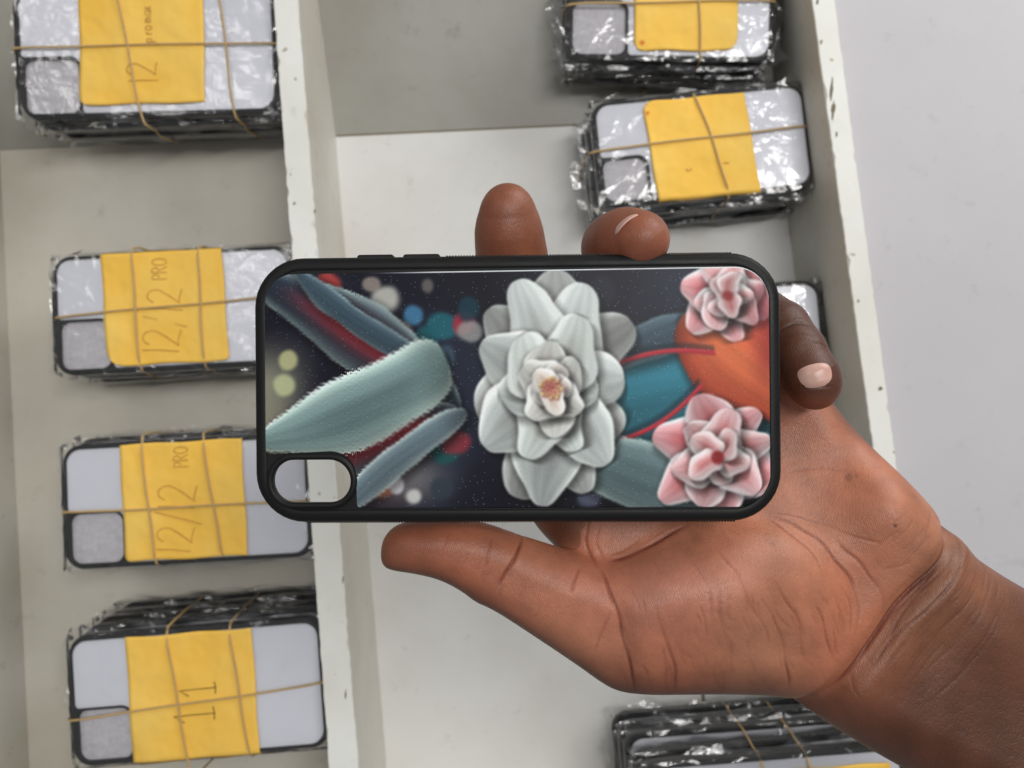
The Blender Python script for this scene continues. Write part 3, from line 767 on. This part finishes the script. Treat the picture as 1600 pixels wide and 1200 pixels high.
# ------------------------------------------------------------------ the hand (signed distance field -> surface)
H = .042                                                 # grid step, cm
def smin(a, b, k):
    h_ = np.maximum(k - np.abs(a - b), 0) / k; return np.minimum(a, b) - h_ * h_ * k * .25
def chaikin(p, it=2):
    p = np.array(p, float)
    for _ in range(it):
        q = np.roll(p, -1, 0); p = np.stack([.75 * p + .25 * q, .25 * p + .75 * q], 1).reshape(-1, 2)
    return p
X0, X1, Y0, Y1, Z0, Z1 = -4.6, 22.0, -19.0, 6.6, -30.0, -22.8
gx = np.arange(X0, X1, H); gy = np.arange(Y0, Y1, H); gz = np.arange(Z0, Z1, H)
G2X, G2Y = np.meshgrid(gx, gy, indexing='ij')
def poly_cm(pts, d): return np.array([C3(x, y, d)[:2] for x, y in pts])
def poly_sd(poly):
    """signed distance, positive inside, on the 2D grid (evaluated at half resolution and interpolated up)"""
    gx2, gy2 = gx[::2], gy[::2]; A, Bq = np.meshgrid(gx2, gy2, indexing='ij')
    D = np.full(A.shape, 1e9); ins = np.zeros(A.shape, bool); n = len(poly)
    for i in range(n):
        a, b = poly[i], poly[(i + 1) % n]; e = b - a; L2 = max(e @ e, 1e-12)
        t = np.clip(((A - a[0]) * e[0] + (Bq - a[1]) * e[1]) / L2, 0, 1)
        D = np.minimum(D, (A - a[0] - t * e[0]) ** 2 + (Bq - a[1] - t * e[1]) ** 2)
        c = (a[1] > Bq) != (b[1] > Bq)
        with np.errstate(divide='ignore', invalid='ignore'):
            xi = (b[0] - a[0]) * (Bq - a[1]) / (b[1] - a[1]) + a[0]
        ins ^= c & (A < xi)
    D = np.sqrt(D); D = np.where(ins, D, -D)
    # upsample
    ix_ = np.clip((gx - gx2[0]) / (gx2[1] - gx2[0]), 0, len(gx2) - 1.001); iy_ = np.clip((gy - gy2[0]) / (gy2[1] - gy2[0]), 0, len(gy2) - 1.001)
    i0 = ix_.astype(int); j0 = iy_.astype(int); fx = (ix_ - i0)[:, None]; fy = (iy_ - j0)[None]
    r = D[np.ix_(i0, j0)] * (1 - fx) * (1 - fy) + D[np.ix_(i0 + 1, j0)] * fx * (1 - fy) + D[np.ix_(i0, j0 + 1)] * (1 - fx) * fy + D[np.ix_(i0 + 1, j0 + 1)] * fx * fy
    return r
def blur2(a, r, it=2):
    for _ in range(it):
        for ax in (0, 1):
            k = 2 * r + 1; p = np.pad(a, [(r + 1, r) if q == ax else (0, 0) for q in (0, 1)], 'edge')
            c = np.cumsum(p, axis=ax); a = (np.take(c, range(k, c.shape[ax]), ax) - np.take(c, range(0, c.shape[ax] - k), ax)) / k
    return a
def field(anchors, power=2.6):
    """smooth scalar field from (px, py, value) anchors, inverse distance weighted, blurred"""
    num = 0; den = 0
    for (x, y, v_) in anchors:
        c = C3(x, y, 26); d = ((G2X - c[0]) ** 2 + (G2Y - c[1]) ** 2 + .15) ** (-power / 2); num = num + d * v_; den = den + d
    return blur2(num / den, 5)
# --- outlines, photo pixels
THUMB = [(598, 862), (602, 836), (622, 814), (662, 806), (720, 806), (764, 814), (800, 829), (850, 848), (895, 866), (938, 884), (958, 884),
         (1000, 866), (1050, 838), (1110, 816), (1190, 806), (1260, 826), (1320, 872), (1350, 935), (1345, 1010), (1320, 1080), (1292, 1122), (1240, 1101), (1160, 1090),
         (1080, 1086), (1010, 1085), (965, 1080), (938, 1066), (900, 1036), (850, 998), (800, 966), (765, 945), (744, 936), (722, 917), (690, 900), (655, 892), (618, 887), (602, 880)]
PALM = [(828, 800), (842, 826), (880, 862), (940, 920), (1020, 985), (1120, 1040), (1250, 1085), (1350, 1080), (1430, 990), (1480, 905), (1491, 850), (1466, 822), (1442, 790), (1400, 744), (1345, 680), (1312, 640), (1285, 600),
        (1240, 560), (1150, 560), (1050, 610), (960, 660), (880, 720)]
ARM = [(1200, 1000), (1262, 1104), (1312, 1136), (1360, 1166), (1425, 1203), (1560, 1300), (1700, 1440), (1860, 1640), (2200, 1560), (2060, 1280), (1900, 1120), (1760, 1020), (1640, 945), (1560, 900), (1520, 874), (1490, 852), (1440, 820), (1360, 860), (1260, 920)]
dT, dP, dA = 25.5, 26.7, 26.9
DT = blur2(poly_sd(chaikin(poly_cm(THUMB, dT))), 2, 1); DP = blur2(poly_sd(chaikin(poly_cm(PALM, dP))), 3, 1); DA = blur2(poly_sd(chaikin(poly_cm(ARM, dA))), 4, 2)
RT = field([(620, 850, .72), (680, 855, .84), (760, 878, .92), (850, 930, .98), (920, 970, 1.15), (1000, 980, 1.45), (1120, 960, 1.7), (1250, 980, 1.7), (1330, 1050, 1.5)])
ZT = field([(620, 850, -25.1), (700, 850, -25.1), (850, 920, -25.3), (950, 960, -25.7), (1100, 960, -25.9), (1250, 950, -26.3), (1340, 1050, -26.8)])
RP = field([(850, 800, .95), (930, 850, 1.1), (1100, 900, 1.35), (1300, 700, 1.15), (1400, 800, 1.5), (1440, 860, 1.6), (1300, 1000, 1.6), (1100, 700, 1.0)])
ZP = field([(850, 800, -26.9), (950, 850, -26.7), (1100, 850, -26.7), (1300, 680, -27.2), (1250, 640, -27.4), (1400, 800, -26.5), (1440, 870, -26.5), (1300, 1000, -26.8), (1050, 650, -27.3)])
RA = field([(1400, 1000, 1.75), (1500, 1020, 2.0), (1700, 1200, 2.5), (1900, 1400, 3.0)])
ZA = field([(1350, 950, -26.8), (1500, 1020, -26.9), (1700, 1200, -26.9), (1900, 1400, -26.9)])

def gbump(x, y, sx, sy, rot, h_):
    c = C3(x, y, 25); s_ = 25 / FPX; r_ = math.radians(-rot); dx, dy = G2X - c[0], G2Y - c[1]
    a = (dx * math.cos(r_) + dy * math.sin(r_)) / (sx * s_); b = (-dx * math.sin(r_) + dy * math.cos(r_)) / (sy * s_)
    return h_ * np.exp(-(a * a + b * b))
def pline(pts, wd, depth, d=25.2, taper=True):
    """groove along a photo polyline, width wd cm, depth cm"""
    P_ = np.array([C3(x, y, d)[:2] for x, y in pts]); 
    # catmull smooth
    Q = []
    for i in range(len(P_) - 1):
        p0 = P_[max(i - 1, 0)]; p1 = P_[i]; p2 = P_[i + 1]; p3 = P_[min(i + 2, len(P_) - 1)]
        for t in np.linspace(0, 1, 6)[: (6 if i == len(P_) - 2 else 5)]:
            Q.append(.5 * ((2 * p1) + (-p0 + p2) * t + (2 * p0 - 5 * p1 + 4 * p2 - p3) * t ** 2 + (-p0 + 3 * p1 - 3 * p2 + p3) * t ** 3))
    Q = np.array(Q) ; lo = Q.min(0) - 4 * wd; hi = Q.max(0) + 4 * wd
    i0, i1 = np.searchsorted(gx, [lo[0], hi[0]]); j0, j1 = np.searchsorted(gy, [lo[1], hi[1]])
    A = G2X[i0:i1, j0:j1]; Bq = G2Y[i0:i1, j0:j1]; D = np.full(A.shape, 1e9); TT = np.zeros(A.shape); n = len(Q) - 1
    wob = .035 * wnoise(A, Bq, 3.0, 77, 2); 
    for i in range(n):
        a, b = Q[i], Q[i + 1]; e = b - a; t = np.clip(((A + wob - a[0]) * e[0] + (Bq + wob - a[1]) * e[1]) / max(e @ e, 1e-9), 0, 1)
        dd = (A + wob - a[0] - t * e[0]) ** 2 + (Bq + wob - a[1] - t * e[1]) ** 2; mk = dd < D; D = np.where(mk, dd, D); TT = np.where(mk, (i + t) / n, TT)
    out_ = np.zeros_like(G2X); fade = np.clip(np.minimum(TT, 1 - TT) * 5, .15, 1) if taper else 1
    var = np.clip(.85 + .4 * wnoise(A, Bq, 2.6, 78, 2), .5, 1.3) if wd < .2 else 1
    out_[i0:i1, j0:j1] = depth * fade * var * np.exp(-D / (wd * wd)); return out_
MAJOR = [([(1492, 846), (1455, 888), (1405, 938), (1372, 985), (1335, 1035), (1300, 1082)], .085, .11),
         ([(932, 884), (948, 915), (962, 955), (972, 1000), (982, 1040), (992, 1078)], .05, .07),
         ([(1012, 925), (1029, 983), (1046, 1033), (1054, 1067)], .04, .045),
         ([(818, 836), (806, 862), (790, 885), (778, 908)], .05, .06),
         ([(772, 830), (764, 858), (760, 880)], .035, .03),
         ([(904, 880), (894, 898), (888, 915)], .035, .04),
         ([(950, 940), (936, 975), (926, 1005)], .035, .03),
         ([(1182, 806), (1240, 818), (1285, 850), (1320, 895), (1334, 945), (1330, 990)], .05, .055),
         ([(1190, 804), (1262, 812), (1335, 838), (1372, 846)], .04, .04),
         ([(1300, 838), (1340, 876), (1368, 920), (1380, 960)], .04, .035),
         ([(1196, 896), (1225, 942), (1237, 983), (1250, 1029)], .04, .035),
         ([(1183, 930), (1208, 992), (1221, 1033), (1229, 1075)], .04, .045),
         ([(1258, 933), (1275, 975), (1296, 1012)], .035, .035),
         ([(1112, 846), (1142, 900), (1167, 946)], .035, .03),
         ([(1068, 862), (1090, 905), (1096, 950)], .03, .022),
         ([(1500, 887), (1440, 948), (1395, 990), (1350, 1050)], .045, .035),
         ([(1508, 872), (1470, 915), (1430, 960)], .04, .04), ([(1529, 908), (1480, 962), (1441, 1008), (1400, 1066)], .045, .03),
         ([(1545, 922), (1500, 985), (1440, 1050)], .04, .022), ([(1478, 880), (1420, 940), (1384, 1000)], .035, .035), ([(1556, 960), (1500, 1040), (1450, 1090)], .04, .02),
         ([(1372, 885), (1400, 880), (1418, 868)], .05, .03), ([(948, 880), (985, 868), (1030, 846), (1075, 822)], .06, .06), ([(1245, 742), (1300, 735), (1360, 750)], .04, .015)]
MAJOR += [([(925, 812), (918, 848), (930, 886)], .05, .06), ([(941, 820), (934, 850), (944, 880)], .04, .04), ([(1000, 846), (975, 862), (955, 868)], .04, .03), ([(1192, 806), (1225, 826), (1258, 858), (1278, 890)], .04, .04), ([(1145, 905), (1158, 930), (1178, 968), (1186, 1000)], .035, .03), ([(1300, 905), (1318, 940), (1322, 985)], .035, .03), ([(1488, 858), (1440, 912), (1392, 962), (1350, 1020)], .04, .05)]
rm = np.random.default_rng(3)
for _ in range(80):                                     # fine lines across the thumb ball and palm
    x = rm.uniform(960, 1340); y = rm.uniform(880, 1060); l_ = rm.uniform(20, 60); a = math.radians(rm.uniform(55, 80))
    MAJOR.append(([(x, y), (x + l_ * .5 * math.cos(a) + rm.uniform(-3, 3), y + l_ * .5 * math.sin(a)), (x + l_ * math.cos(a), y + l_ * math.sin(a))], .034, rm.uniform(.009, .024)))
for _ in range(95):                                     # wrist wrinkles
    x = rm.uniform(1390, 1600); y = 1290 - x * .28 + rm.uniform(-90, 120); l_ = rm.uniform(25, 90); a = math.radians(rm.uniform(122, 140))
    MAJOR.append(([(x, y), (x + l_ * .5 * math.cos(a) + rm.uniform(-4, 4), y + l_ * .5 * math.sin(a)), (x + l_ * math.cos(a), y + l_ * math.sin(a))], .036, rm.uniform(.010, .024)))
for _ in range(90):                                     # faint criss-cross lines of the palm
    x = rm.uniform(1000, 1440); y = rm.uniform(760, 1080); l_ = rm.uniform(12, 34); a = math.radians(rm.choice([70, 60, 150, 20]) + rm.uniform(-14, 14))
    MAJOR.append(([(x, y), (x + l_ * .5 * math.cos(a), y + l_ * .5 * math.sin(a)), (x + l_ * math.cos(a), y + l_ * math.sin(a))], .03, rm.uniform(.005, .013)))
for _ in range(26):                                     # ridges on the thumb's joint
    x = rm.uniform(700, 880); y = 812 + (x - 700) * .42 + rm.uniform(10, 60); l_ = rm.uniform(12, 30)
    MAJOR.append(([(x, y), (x - l_ * .2, y + l_ * .5), (x - l_ * .45, y + l_)], .03, rm.uniform(.009, .018)))
CR = np.zeros_like(G2X)
for pts, wd, dp in MAJOR: CR = np.maximum(CR, pline(pts, wd * .78, dp * .95))
BUMP = gbump(1090, 925, 170, 75, -4, .50) + gbump(1390, 800, 85, 60, 45, .22) + gbump(1180, 900, 120, 60, 0, .06) + gbump(690, 850, 50, 32, 5, .05) + gbump(860, 915, 60, 40, 25, .05)
BUMP = BUMP - pline([(1500, 842), (1450, 895), (1400, 945), (1368, 995), (1325, 1050), (1280, 1110)], .42, .36, taper=False) - gbump(1290, 800, 60, 40, 30, .12) - gbump(1245, 700, 55, 60, 0, .25) - pline([(935, 880), (960, 940), (985, 1040)], .25, .06)
BUMP = BUMP + .03 * wnoise(G2X, G2Y, .9, 55, 2) + gbump(1560, 1010, 40, 160, -38, .10)

def samp(A2, x, y):
    i = np.clip((x - gx[0]) / H, 0, len(gx) - 1.001); j = np.clip((y - gy[0]) / H, 0, len(gy) - 1.001)
    i0 = i.astype(np.int32); j0 = j.astype(np.int32); fx = i - i0; fy = j - j0
    return A2[i0, j0] * (1 - fx) * (1 - fy) + A2[i0 + 1, j0] * fx * (1 - fy) + A2[i0, j0 + 1] * (1 - fx) * fy + A2[i0 + 1, j0 + 1] * fx * fy
def chain_pts(lst): return [(C3(x, y, d), r) for x, y, d, r in lst]
INDEX = chain_pts([(945, 840, 27.0, 1.05), (880, 700, 28.0, .95), (838, 560, 28.2, .90), (812, 450, 27.0, 1.08), (799, 395, 26.4, 1.08), (795, 358, 26.0, .98), (793, 328, 25.7, .82)])
MIDDLE = chain_pts([(1045, 800, 27.4, 1.05), (1030, 640, 28.6, .98), (1012, 500, 28.8, .93), (990, 405, 27.2, .88), (962, 386, 25.5, .92), (982, 380, 24.6, .90), (1004, 373, 23.8, .78)])
RING = chain_pts([(1140, 800, 27.6, 1.0), (1130, 660, 28.8, .93), (1120, 560, 28.6, .88), (1110, 490, 27.2, .85), (1105, 470, 26.3, .78)])
LITTLE = chain_pts([(1250, 740, 27.9, .95), (1225, 620, 28.3, .88), (1195, 500, 27.6, .86)])
LITTLE2 = chain_pts([(1188, 488, 26.9, .86), (1222, 512, 26.0, .86), (1247, 548, 25.4, .84), (1268, 590, 25.0, .85), (1273, 600, 24.95, .80)])
def chain_sd(x, y, z, ch, k=.25):
    out_ = None
    for (a, ra), (b, rb) in zip(ch, ch[1:]):
        e = b - a; t = np.clip(((x - a[0]) * e[0] + (y - a[1]) * e[1] + (z - a[2]) * e[2]) / (e @ e), 0, 1)
        d = np.sqrt((x - a[0] - t * e[0]) ** 2 + (y - a[1] - t * e[1]) ** 2 + (z - a[2] - t * e[2]) ** 2) - (ra + (rb - ra) * t)
        out_ = d if out_ is None else smin(out_, d, k)
    return out_
def slabsd(x, y, z, D, R, Z):
    d, r, zc = samp(D, x, y), samp(R, x, y), samp(Z, x, y)
    q = np.maximum(r - d, 0); return np.sqrt(q * q + (z - zc) ** 2) - r
def hand_sd(x, y, z, detail=True):
    T_ = slabsd(x, y, z, DT, RT, ZT); P_ = slabsd(x, y, z, DP, RP, ZP); A_ = slabsd(x, y, z, DA, RA, ZA)
    f = smin(smin(T_, A_, .9), P_, .45); f = smin(f, smin(P_, A_, .9), .2)
    for c in (INDEX, MIDDLE, RING, LITTLE): f = smin(f, chain_sd(x, y, z, c, .7 if c is MIDDLE else .4), .35)
    fr_ = sm(-27.0, -26.0, z); bm_ = samp(BUMP, x, y) * fr_
    f = f - bm_
    if detail: f = f + samp(CR, x, y) * fr_ * 1.0
    g = chain_sd(x, y, z, LITTLE2, .12)
    if detail:
        g = g + samp(CRL, x, y) * sm(-26.4, -25.4, z)
    return smin(f, g, .06)
CRL = np.zeros_like(G2X)
for pts, wd, dp in [([(1214, 527), (1238, 509), (1262, 504), (1290, 514)], .05, .05), ([(1224, 534), (1250, 522), (1284, 526)], .035, .03), ([(1213, 512), (1236, 496), (1272, 492)], .03, .02), ([(1250, 540), (1275, 536), (1298, 545)], .03, .014)] + \
        [([(1210, 462 + 9 * k), (1232, 455 + 9 * k), (1252, 462 + 9 * k)], .022, .012) for k in range(5)] + [([(1248, 606), (1272, 603), (1302, 604)], .03, .03)]:
    CRL = np.maximum(CRL, pline(pts, wd, dp, 24.6))

# coarse pass, then refine only near the surface
st_ = 5
cxg, cyg, czg = gx[::st_], gy[::st_], gz[::st_]
A, B_, C_ = np.meshgrid(cxg, cyg, czg, indexing='ij')
fc = hand_sd(A.ravel(), B_.ravel(), C_.ravel(), False).reshape(A.shape).astype(np.float32)
full = np.repeat(np.repeat(np.repeat(fc, st_, 0), st_, 1), st_, 2)[:len(gx), :len(gy), :len(gz)]
near = np.abs(full) < .48
I, J, Kk = np.nonzero(near)
vals = np.empty(len(I), np.float32)
for s0 in range(0, len(I), 800000):
    sl = slice(s0, s0 + 800000); vals[sl] = hand_sd(gx[I[sl]], gy[J[sl]], gz[Kk[sl]], False)
full[I, J, Kk] = vals
def surface_nets(f):
    s = f < 0; nx, ny, nz = f.shape
    cs = np.zeros((nx - 1, ny - 1, nz - 1), np.int8)
    for a in (0, 1):
        for b in (0, 1):
            for c in (0, 1): cs += s[a:nx - 1 + a, b:ny - 1 + b, c:nz - 1 + c]
    act = (cs > 0) & (cs < 8); idx = np.full(act.shape, -1, np.int64); ci = np.nonzero(act); n = len(ci[0]); idx[ci] = np.arange(n)
    acc = np.zeros((n, 3)); cnt_ = np.zeros(n); cor = [(a, b, c) for a in (0, 1) for b in (0, 1) for c in (0, 1)]
    for a in cor:
        for ax in range(3):
            if a[ax]: continue
            b = list(a); b[ax] = 1
            fa = f[ci[0] + a[0], ci[1] + a[1], ci[2] + a[2]]; fb = f[ci[0] + b[0], ci[1] + b[1], ci[2] + b[2]]
            m_ = (fa < 0) != (fb < 0); t = np.where(m_, fa / np.where(m_, fa - fb, 1), 0)
            for q in range(3): acc[:, q] += m_ * (a[q] + (t if q == ax else 0))
            cnt_ += m_
    v_ = acc / cnt_[:, None] + np.stack(ci, -1)
    quads = []
    for ax in range(3):
        o1, o2 = [(1, 2), (2, 0), (0, 1)][ax]
        sl0 = [slice(None)] * 3; sl1 = [slice(None)] * 3; sl0[ax] = slice(0, -1); sl1[ax] = slice(1, None)
        d = s[tuple(sl0)] != s[tuple(sl1)]; e = np.stack(np.nonzero(d), -1)
        e = e[(e[:, o1] > 0) & (e[:, o2] > 0) & (e[:, o1] < f.shape[o1] - 1) & (e[:, o2] < f.shape[o2] - 1)]
        inside = s[tuple(e.T)]
        def cid(d1, d2): q = e.copy(); q[:, o1] -= d1; q[:, o2] -= d2; return idx[tuple(q.T)]
        q = np.stack([cid(0, 0), cid(1, 0), cid(1, 1), cid(0, 1)], -1); q[~inside] = q[~inside][:, ::-1]; quads.append(q)
    return v_, np.concatenate(quads)
V, Q = surface_nets(full); del full, near
V = V * H + np.array([gx[0], gy[0], gz[0]])
def proj(V, detail, it):
    for _ in range(it):
        e = .02; f0 = hand_sd(V[:, 0], V[:, 1], V[:, 2], detail)
        g = np.stack([hand_sd(V[:, 0] + (e if q == 0 else 0), V[:, 1] + (e if q == 1 else 0), V[:, 2] + (e if q == 2 else 0), False) for q in range(3)], -1)
        g -= hand_sd(V[:, 0], V[:, 1], V[:, 2], False)[:, None]; g /= e; L2 = np.maximum((g * g).sum(1), .25)
        V = V - np.clip(f0 / L2, -.12, .12)[:, None] * g
    return V
V = proj(V, False, 1)
# relax once, then push to the detailed surface
def relax(V):
    s_ = np.zeros_like(V); c_ = np.zeros(len(V))
    for a in range(4):
        b = (a + 1) % 4; np.add.at(s_, Q[:, a], V[Q[:, b]]); np.add.at(s_, Q[:, b], V[Q[:, a]]); np.add.at(c_, Q[:, a], 1); np.add.at(c_, Q[:, b], 1)
    return s_ / np.maximum(c_, 1)[:, None]
V = relax(relax(V)); V = proj(V, True, 2)
# pigment: paler palmar skin, darker back of hand, wrist and little finger, plus painted underside shade
vx, vy, vz = V.T; ppx = vx / -vz * FPX + 800; ppy = -vy / -vz * FPX + 600
palm_c = np.array(lin((176, 113, 85))); tip_c = np.array(lin((134, 78, 56))); arm_c = np.array(lin((98, 59, 39))); dors_shade_c = np.array(lin((82, 48, 33))); pink_c = np.array(lin((180, 118, 99)))
colv = np.tile(palm_c, (len(V), 1))
def mixv(mask, c):
    global colv
    colv = colv * (1 - mask[:, None]) + np.asarray(c) * mask[:, None]
mixv(.6 * np.exp(-((ppx - 1040) / 130) ** 2 - ((ppy - 930) / 70) ** 2), pink_c)
mixv(.7 * sm(860, 640, ppx), tip_c); mixv(.75 * np.exp(-((ppx - 880) / 48) ** 2 - ((ppy - 832) / 40) ** 2) * (vz < -25.6), dors_shade_c)
mixv(.9 * sm(500, 420, ppy), tip_c)
s_arm = (ppx - 1492) * .62 + (ppy - 846) * .78 * .72                  # beyond the wrist crease
wl = (ppx - 1492) * (1082 - 846) - (ppy - 846) * (1300 - 1492); wl = wl / math.hypot(236, 192)
mixv(.9 * sm(-30, 14, wl), lin((132, 84, 60))); mixv(.95 * sm(10, 170, wl + .25 * (ppy - 960)), arm_c); mixv(.55 * sm(1010, 1110, ppy - (ppx - 1000) * .05) * (ppx > 900), dors_shade_c)  # last mix paints shade along the lower palm and wrist
mixv(sm(-26.0, -26.9, vz) * .9, dors_shade_c)
zT = samp(ZT, vx, vy); low_shade = sm(1.28, .35, (vz - zT) / samp(RT, vx, vy)) * sm(1300, 1180, ppx) * sm(-10, 50, ppy - np.interp(ppx, [600, 700, 850, 1000, 1150, 1300], [850, 862, 915, 985, 1010, 1040])); mixv(low_shade * .9, dors_shade_c)  # dorsal skin edge, widened as painted shade under thumb and lower palm
lit = chain_sd(vx, vy, vz, LITTLE2, .12); mixv(sm(.08, .0, lit) * .95, dors_shade_c); mixv(sm(.08, 0, lit) * sm(606, 632, ppy) * .6, tip_c)
n_ = wnoise(vx, vy, 1.2, 60, 3); n5 = wnoise(vx, vy, 3.4, 61, 3); n6 = wnoise(vx, vy, .8, 62, 2)
colv = colv * (1 + .07 * n_ + .04 * n5)[:, None] * (1 + n6[:, None] * np.array([[.03, -.03, -.04]]))
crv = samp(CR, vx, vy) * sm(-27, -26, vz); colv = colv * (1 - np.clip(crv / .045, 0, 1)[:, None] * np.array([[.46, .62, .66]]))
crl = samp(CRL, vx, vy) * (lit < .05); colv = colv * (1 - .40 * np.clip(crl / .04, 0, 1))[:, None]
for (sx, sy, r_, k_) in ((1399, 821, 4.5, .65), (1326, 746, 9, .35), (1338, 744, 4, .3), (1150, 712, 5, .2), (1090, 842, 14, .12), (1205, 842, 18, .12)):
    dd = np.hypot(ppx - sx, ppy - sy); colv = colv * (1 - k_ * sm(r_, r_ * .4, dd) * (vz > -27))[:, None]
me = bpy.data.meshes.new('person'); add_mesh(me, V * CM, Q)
m, N, L, P = new_mat('skin'); at_ = N.new('ShaderNodeAttribute'); at_.attribute_name = 'pigment_shade'; co = coords(N)
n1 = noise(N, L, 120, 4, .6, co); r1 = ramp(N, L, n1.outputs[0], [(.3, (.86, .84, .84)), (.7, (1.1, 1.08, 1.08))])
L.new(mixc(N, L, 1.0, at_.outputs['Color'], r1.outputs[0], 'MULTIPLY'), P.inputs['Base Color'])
P.inputs['Roughness'].default_value = .44; P.inputs['Specular IOR Level'].default_value = .45
P.inputs['Subsurface Weight'].default_value = .12; P.inputs['Subsurface Radius'].default_value = (1, .35, .2); P.inputs['Subsurface Scale'].default_value = .002
v1 = N.new('ShaderNodeTexVoronoi'); v1.feature = 'DISTANCE_TO_EDGE'; v1.inputs['Scale'].default_value = 900
mpn = N.new('ShaderNodeMapping'); mpn.inputs['Rotation'].default_value = (0, 0, .5); mpn.inputs['Scale'].default_value = (1, .45, 1); L.new(co, mpn.inputs[0]); L.new(mpn.outputs[0], v1.inputs['Vector'])
wv = N.new('ShaderNodeTexWave'); wv.inputs['Scale'].default_value = 520; wv.inputs['Distortion'].default_value = 9; wv.inputs['Detail'].default_value = 2; wv.inputs['Detail Scale'].default_value = .35
mp2 = N.new('ShaderNodeMapping'); mp2.inputs['Rotation'].default_value = (0, 0, -.35); L.new(co, mp2.inputs[0]); L.new(mp2.outputs[0], wv.inputs['Vector'])
rv = ramp(N, L, v1.outputs['Distance'], [(0, (0, 0, 0)), (.12, (1, 1, 1))])
nb = bump(N, L, rv.outputs[0], .16, .0003); nb = bump(N, L, wv.outputs[1] if len(wv.outputs) > 1 else wv.outputs[0], .14, .0002, nb); nb = bump(N, L, n1.outputs[0], .25, .0012, nb)
L.new(nb, P.inputs['Normal']); M_skin = m
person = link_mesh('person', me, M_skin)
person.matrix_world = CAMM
ca = me.color_attributes.new('pigment_shade', 'FLOAT_COLOR', 'POINT')
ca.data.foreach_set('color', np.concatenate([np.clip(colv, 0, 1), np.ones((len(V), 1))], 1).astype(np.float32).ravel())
tag(person, 'bare hand and forearm reaching in from the right, gripping the printed phone case', 'person')

# nails
m, N, L, P = new_mat('fingernail'); co = coords(N); n = noise(N, L, 150, 3, .5, co)
r = ramp(N, L, n.outputs[0], [(.3, lin((196, 150, 136))), (.7, lin((216, 176, 162)))]); L.new(r.outputs[0], P.inputs['Base Color'])
P.inputs['Roughness'].default_value = .32; M_nail = m
def nail(px, py, d, u, nrm, ln, wd, Rc, ex=2.4):
    c = Vector(C3(px, py, d)); u = Vector(u).normalized(); nrm = Vector(nrm); nrm = (nrm - u * nrm.dot(u)).normalized(); v_ = nrm.cross(u)
    vs = []; fs = []; n = 22
    for i in range(n + 1):
        for j in range(n + 1):
            a, b = -1 + 2 * i / n, -1 + 2 * j / n
            # square -> superellipse
            m_ = max(abs(a), abs(b)); rr_ = 1.0 if m_ < 1e-6 else (abs(a / m_) ** ex + abs(b / m_) ** ex) ** (-1 / ex); a2, b2 = a * rr_, b * rr_
            s_, t_ = a2 * ln / 2, b2 * wd / 2
            hgt = math.sqrt(max(Rc * Rc - t_ * t_, 0)) - Rc - .10 * (a2 ** 2) * ln * .25 - .05 * max(abs(a), abs(b)) ** 8
            vs.append(c + u * s_ + v_ * t_ + nrm * hgt)
    for i in range(n):
        for j in range(n): k = i * (n + 1) + j; fs.append((k, k + 1, k + n + 2, k + n + 1))
    o = mesh_vf('fingernail', vs, fs, M_nail, person); mod(o, 'SOLIDIFY', thickness=.0004, offset=0)
    return o
def nail_on(px, py, d, u, nrm, ln, wd, ex=2.6):
    """nail plate laid on the finger's own surface"""
    c = np.array(C3(px, py, d)); u = np.array(u, float); u /= np.linalg.norm(u); nrm = np.array(nrm, float); nrm -= u * (nrm @ u); nrm /= np.linalg.norm(nrm); v_ = np.cross(nrm, u)
    n = 26; P_ = []; M_ = []
    for i in range(n + 1):
        for j in range(n + 1):
            a, b = -1 + 2 * i / n, -1 + 2 * j / n; m_ = max(abs(a), abs(b)); r_ = 1.0 if m_ < 1e-6 else (abs(a / m_) ** ex + abs(b / m_) ** ex) ** (-1 / ex)
            P_.append(c + u * (a * r_ * ln / 2) + v_ * (b * r_ * wd / 2 * (1 - .10 * a)) + nrm * 1.2); M_.append(m_)
    P_ = np.array(P_); M_ = np.array(M_)
    lift = .035 - .05 * M_ ** 6
    for _ in range(30): P_ = P_ - nrm * (chain_sd(P_[:, 0], P_[:, 1], P_[:, 2], LITTLE2, .12) - lift)[:, None] * .9
    fs = [(i * (n + 1) + j, i * (n + 1) + j + 1, (i + 1) * (n + 1) + j + 1, (i + 1) * (n + 1) + j) for i in range(n) for j in range(n)]
    return mesh_vf('fingernail', P_.tolist(), fs, M_nail, person)
nail_on(1276, 586, 24.2, (.22, -1, .1), (.12, .1, 1), .74, .98)
nail(975, 341, 23.72, (.20, -.12, 1), (-.55, .85, .12), 1.0, 1.12, .82)
nail(640, 887, 24.95, (-1, .10, 0), (-.05, -1, .45), 1.15, 1.1, .8)
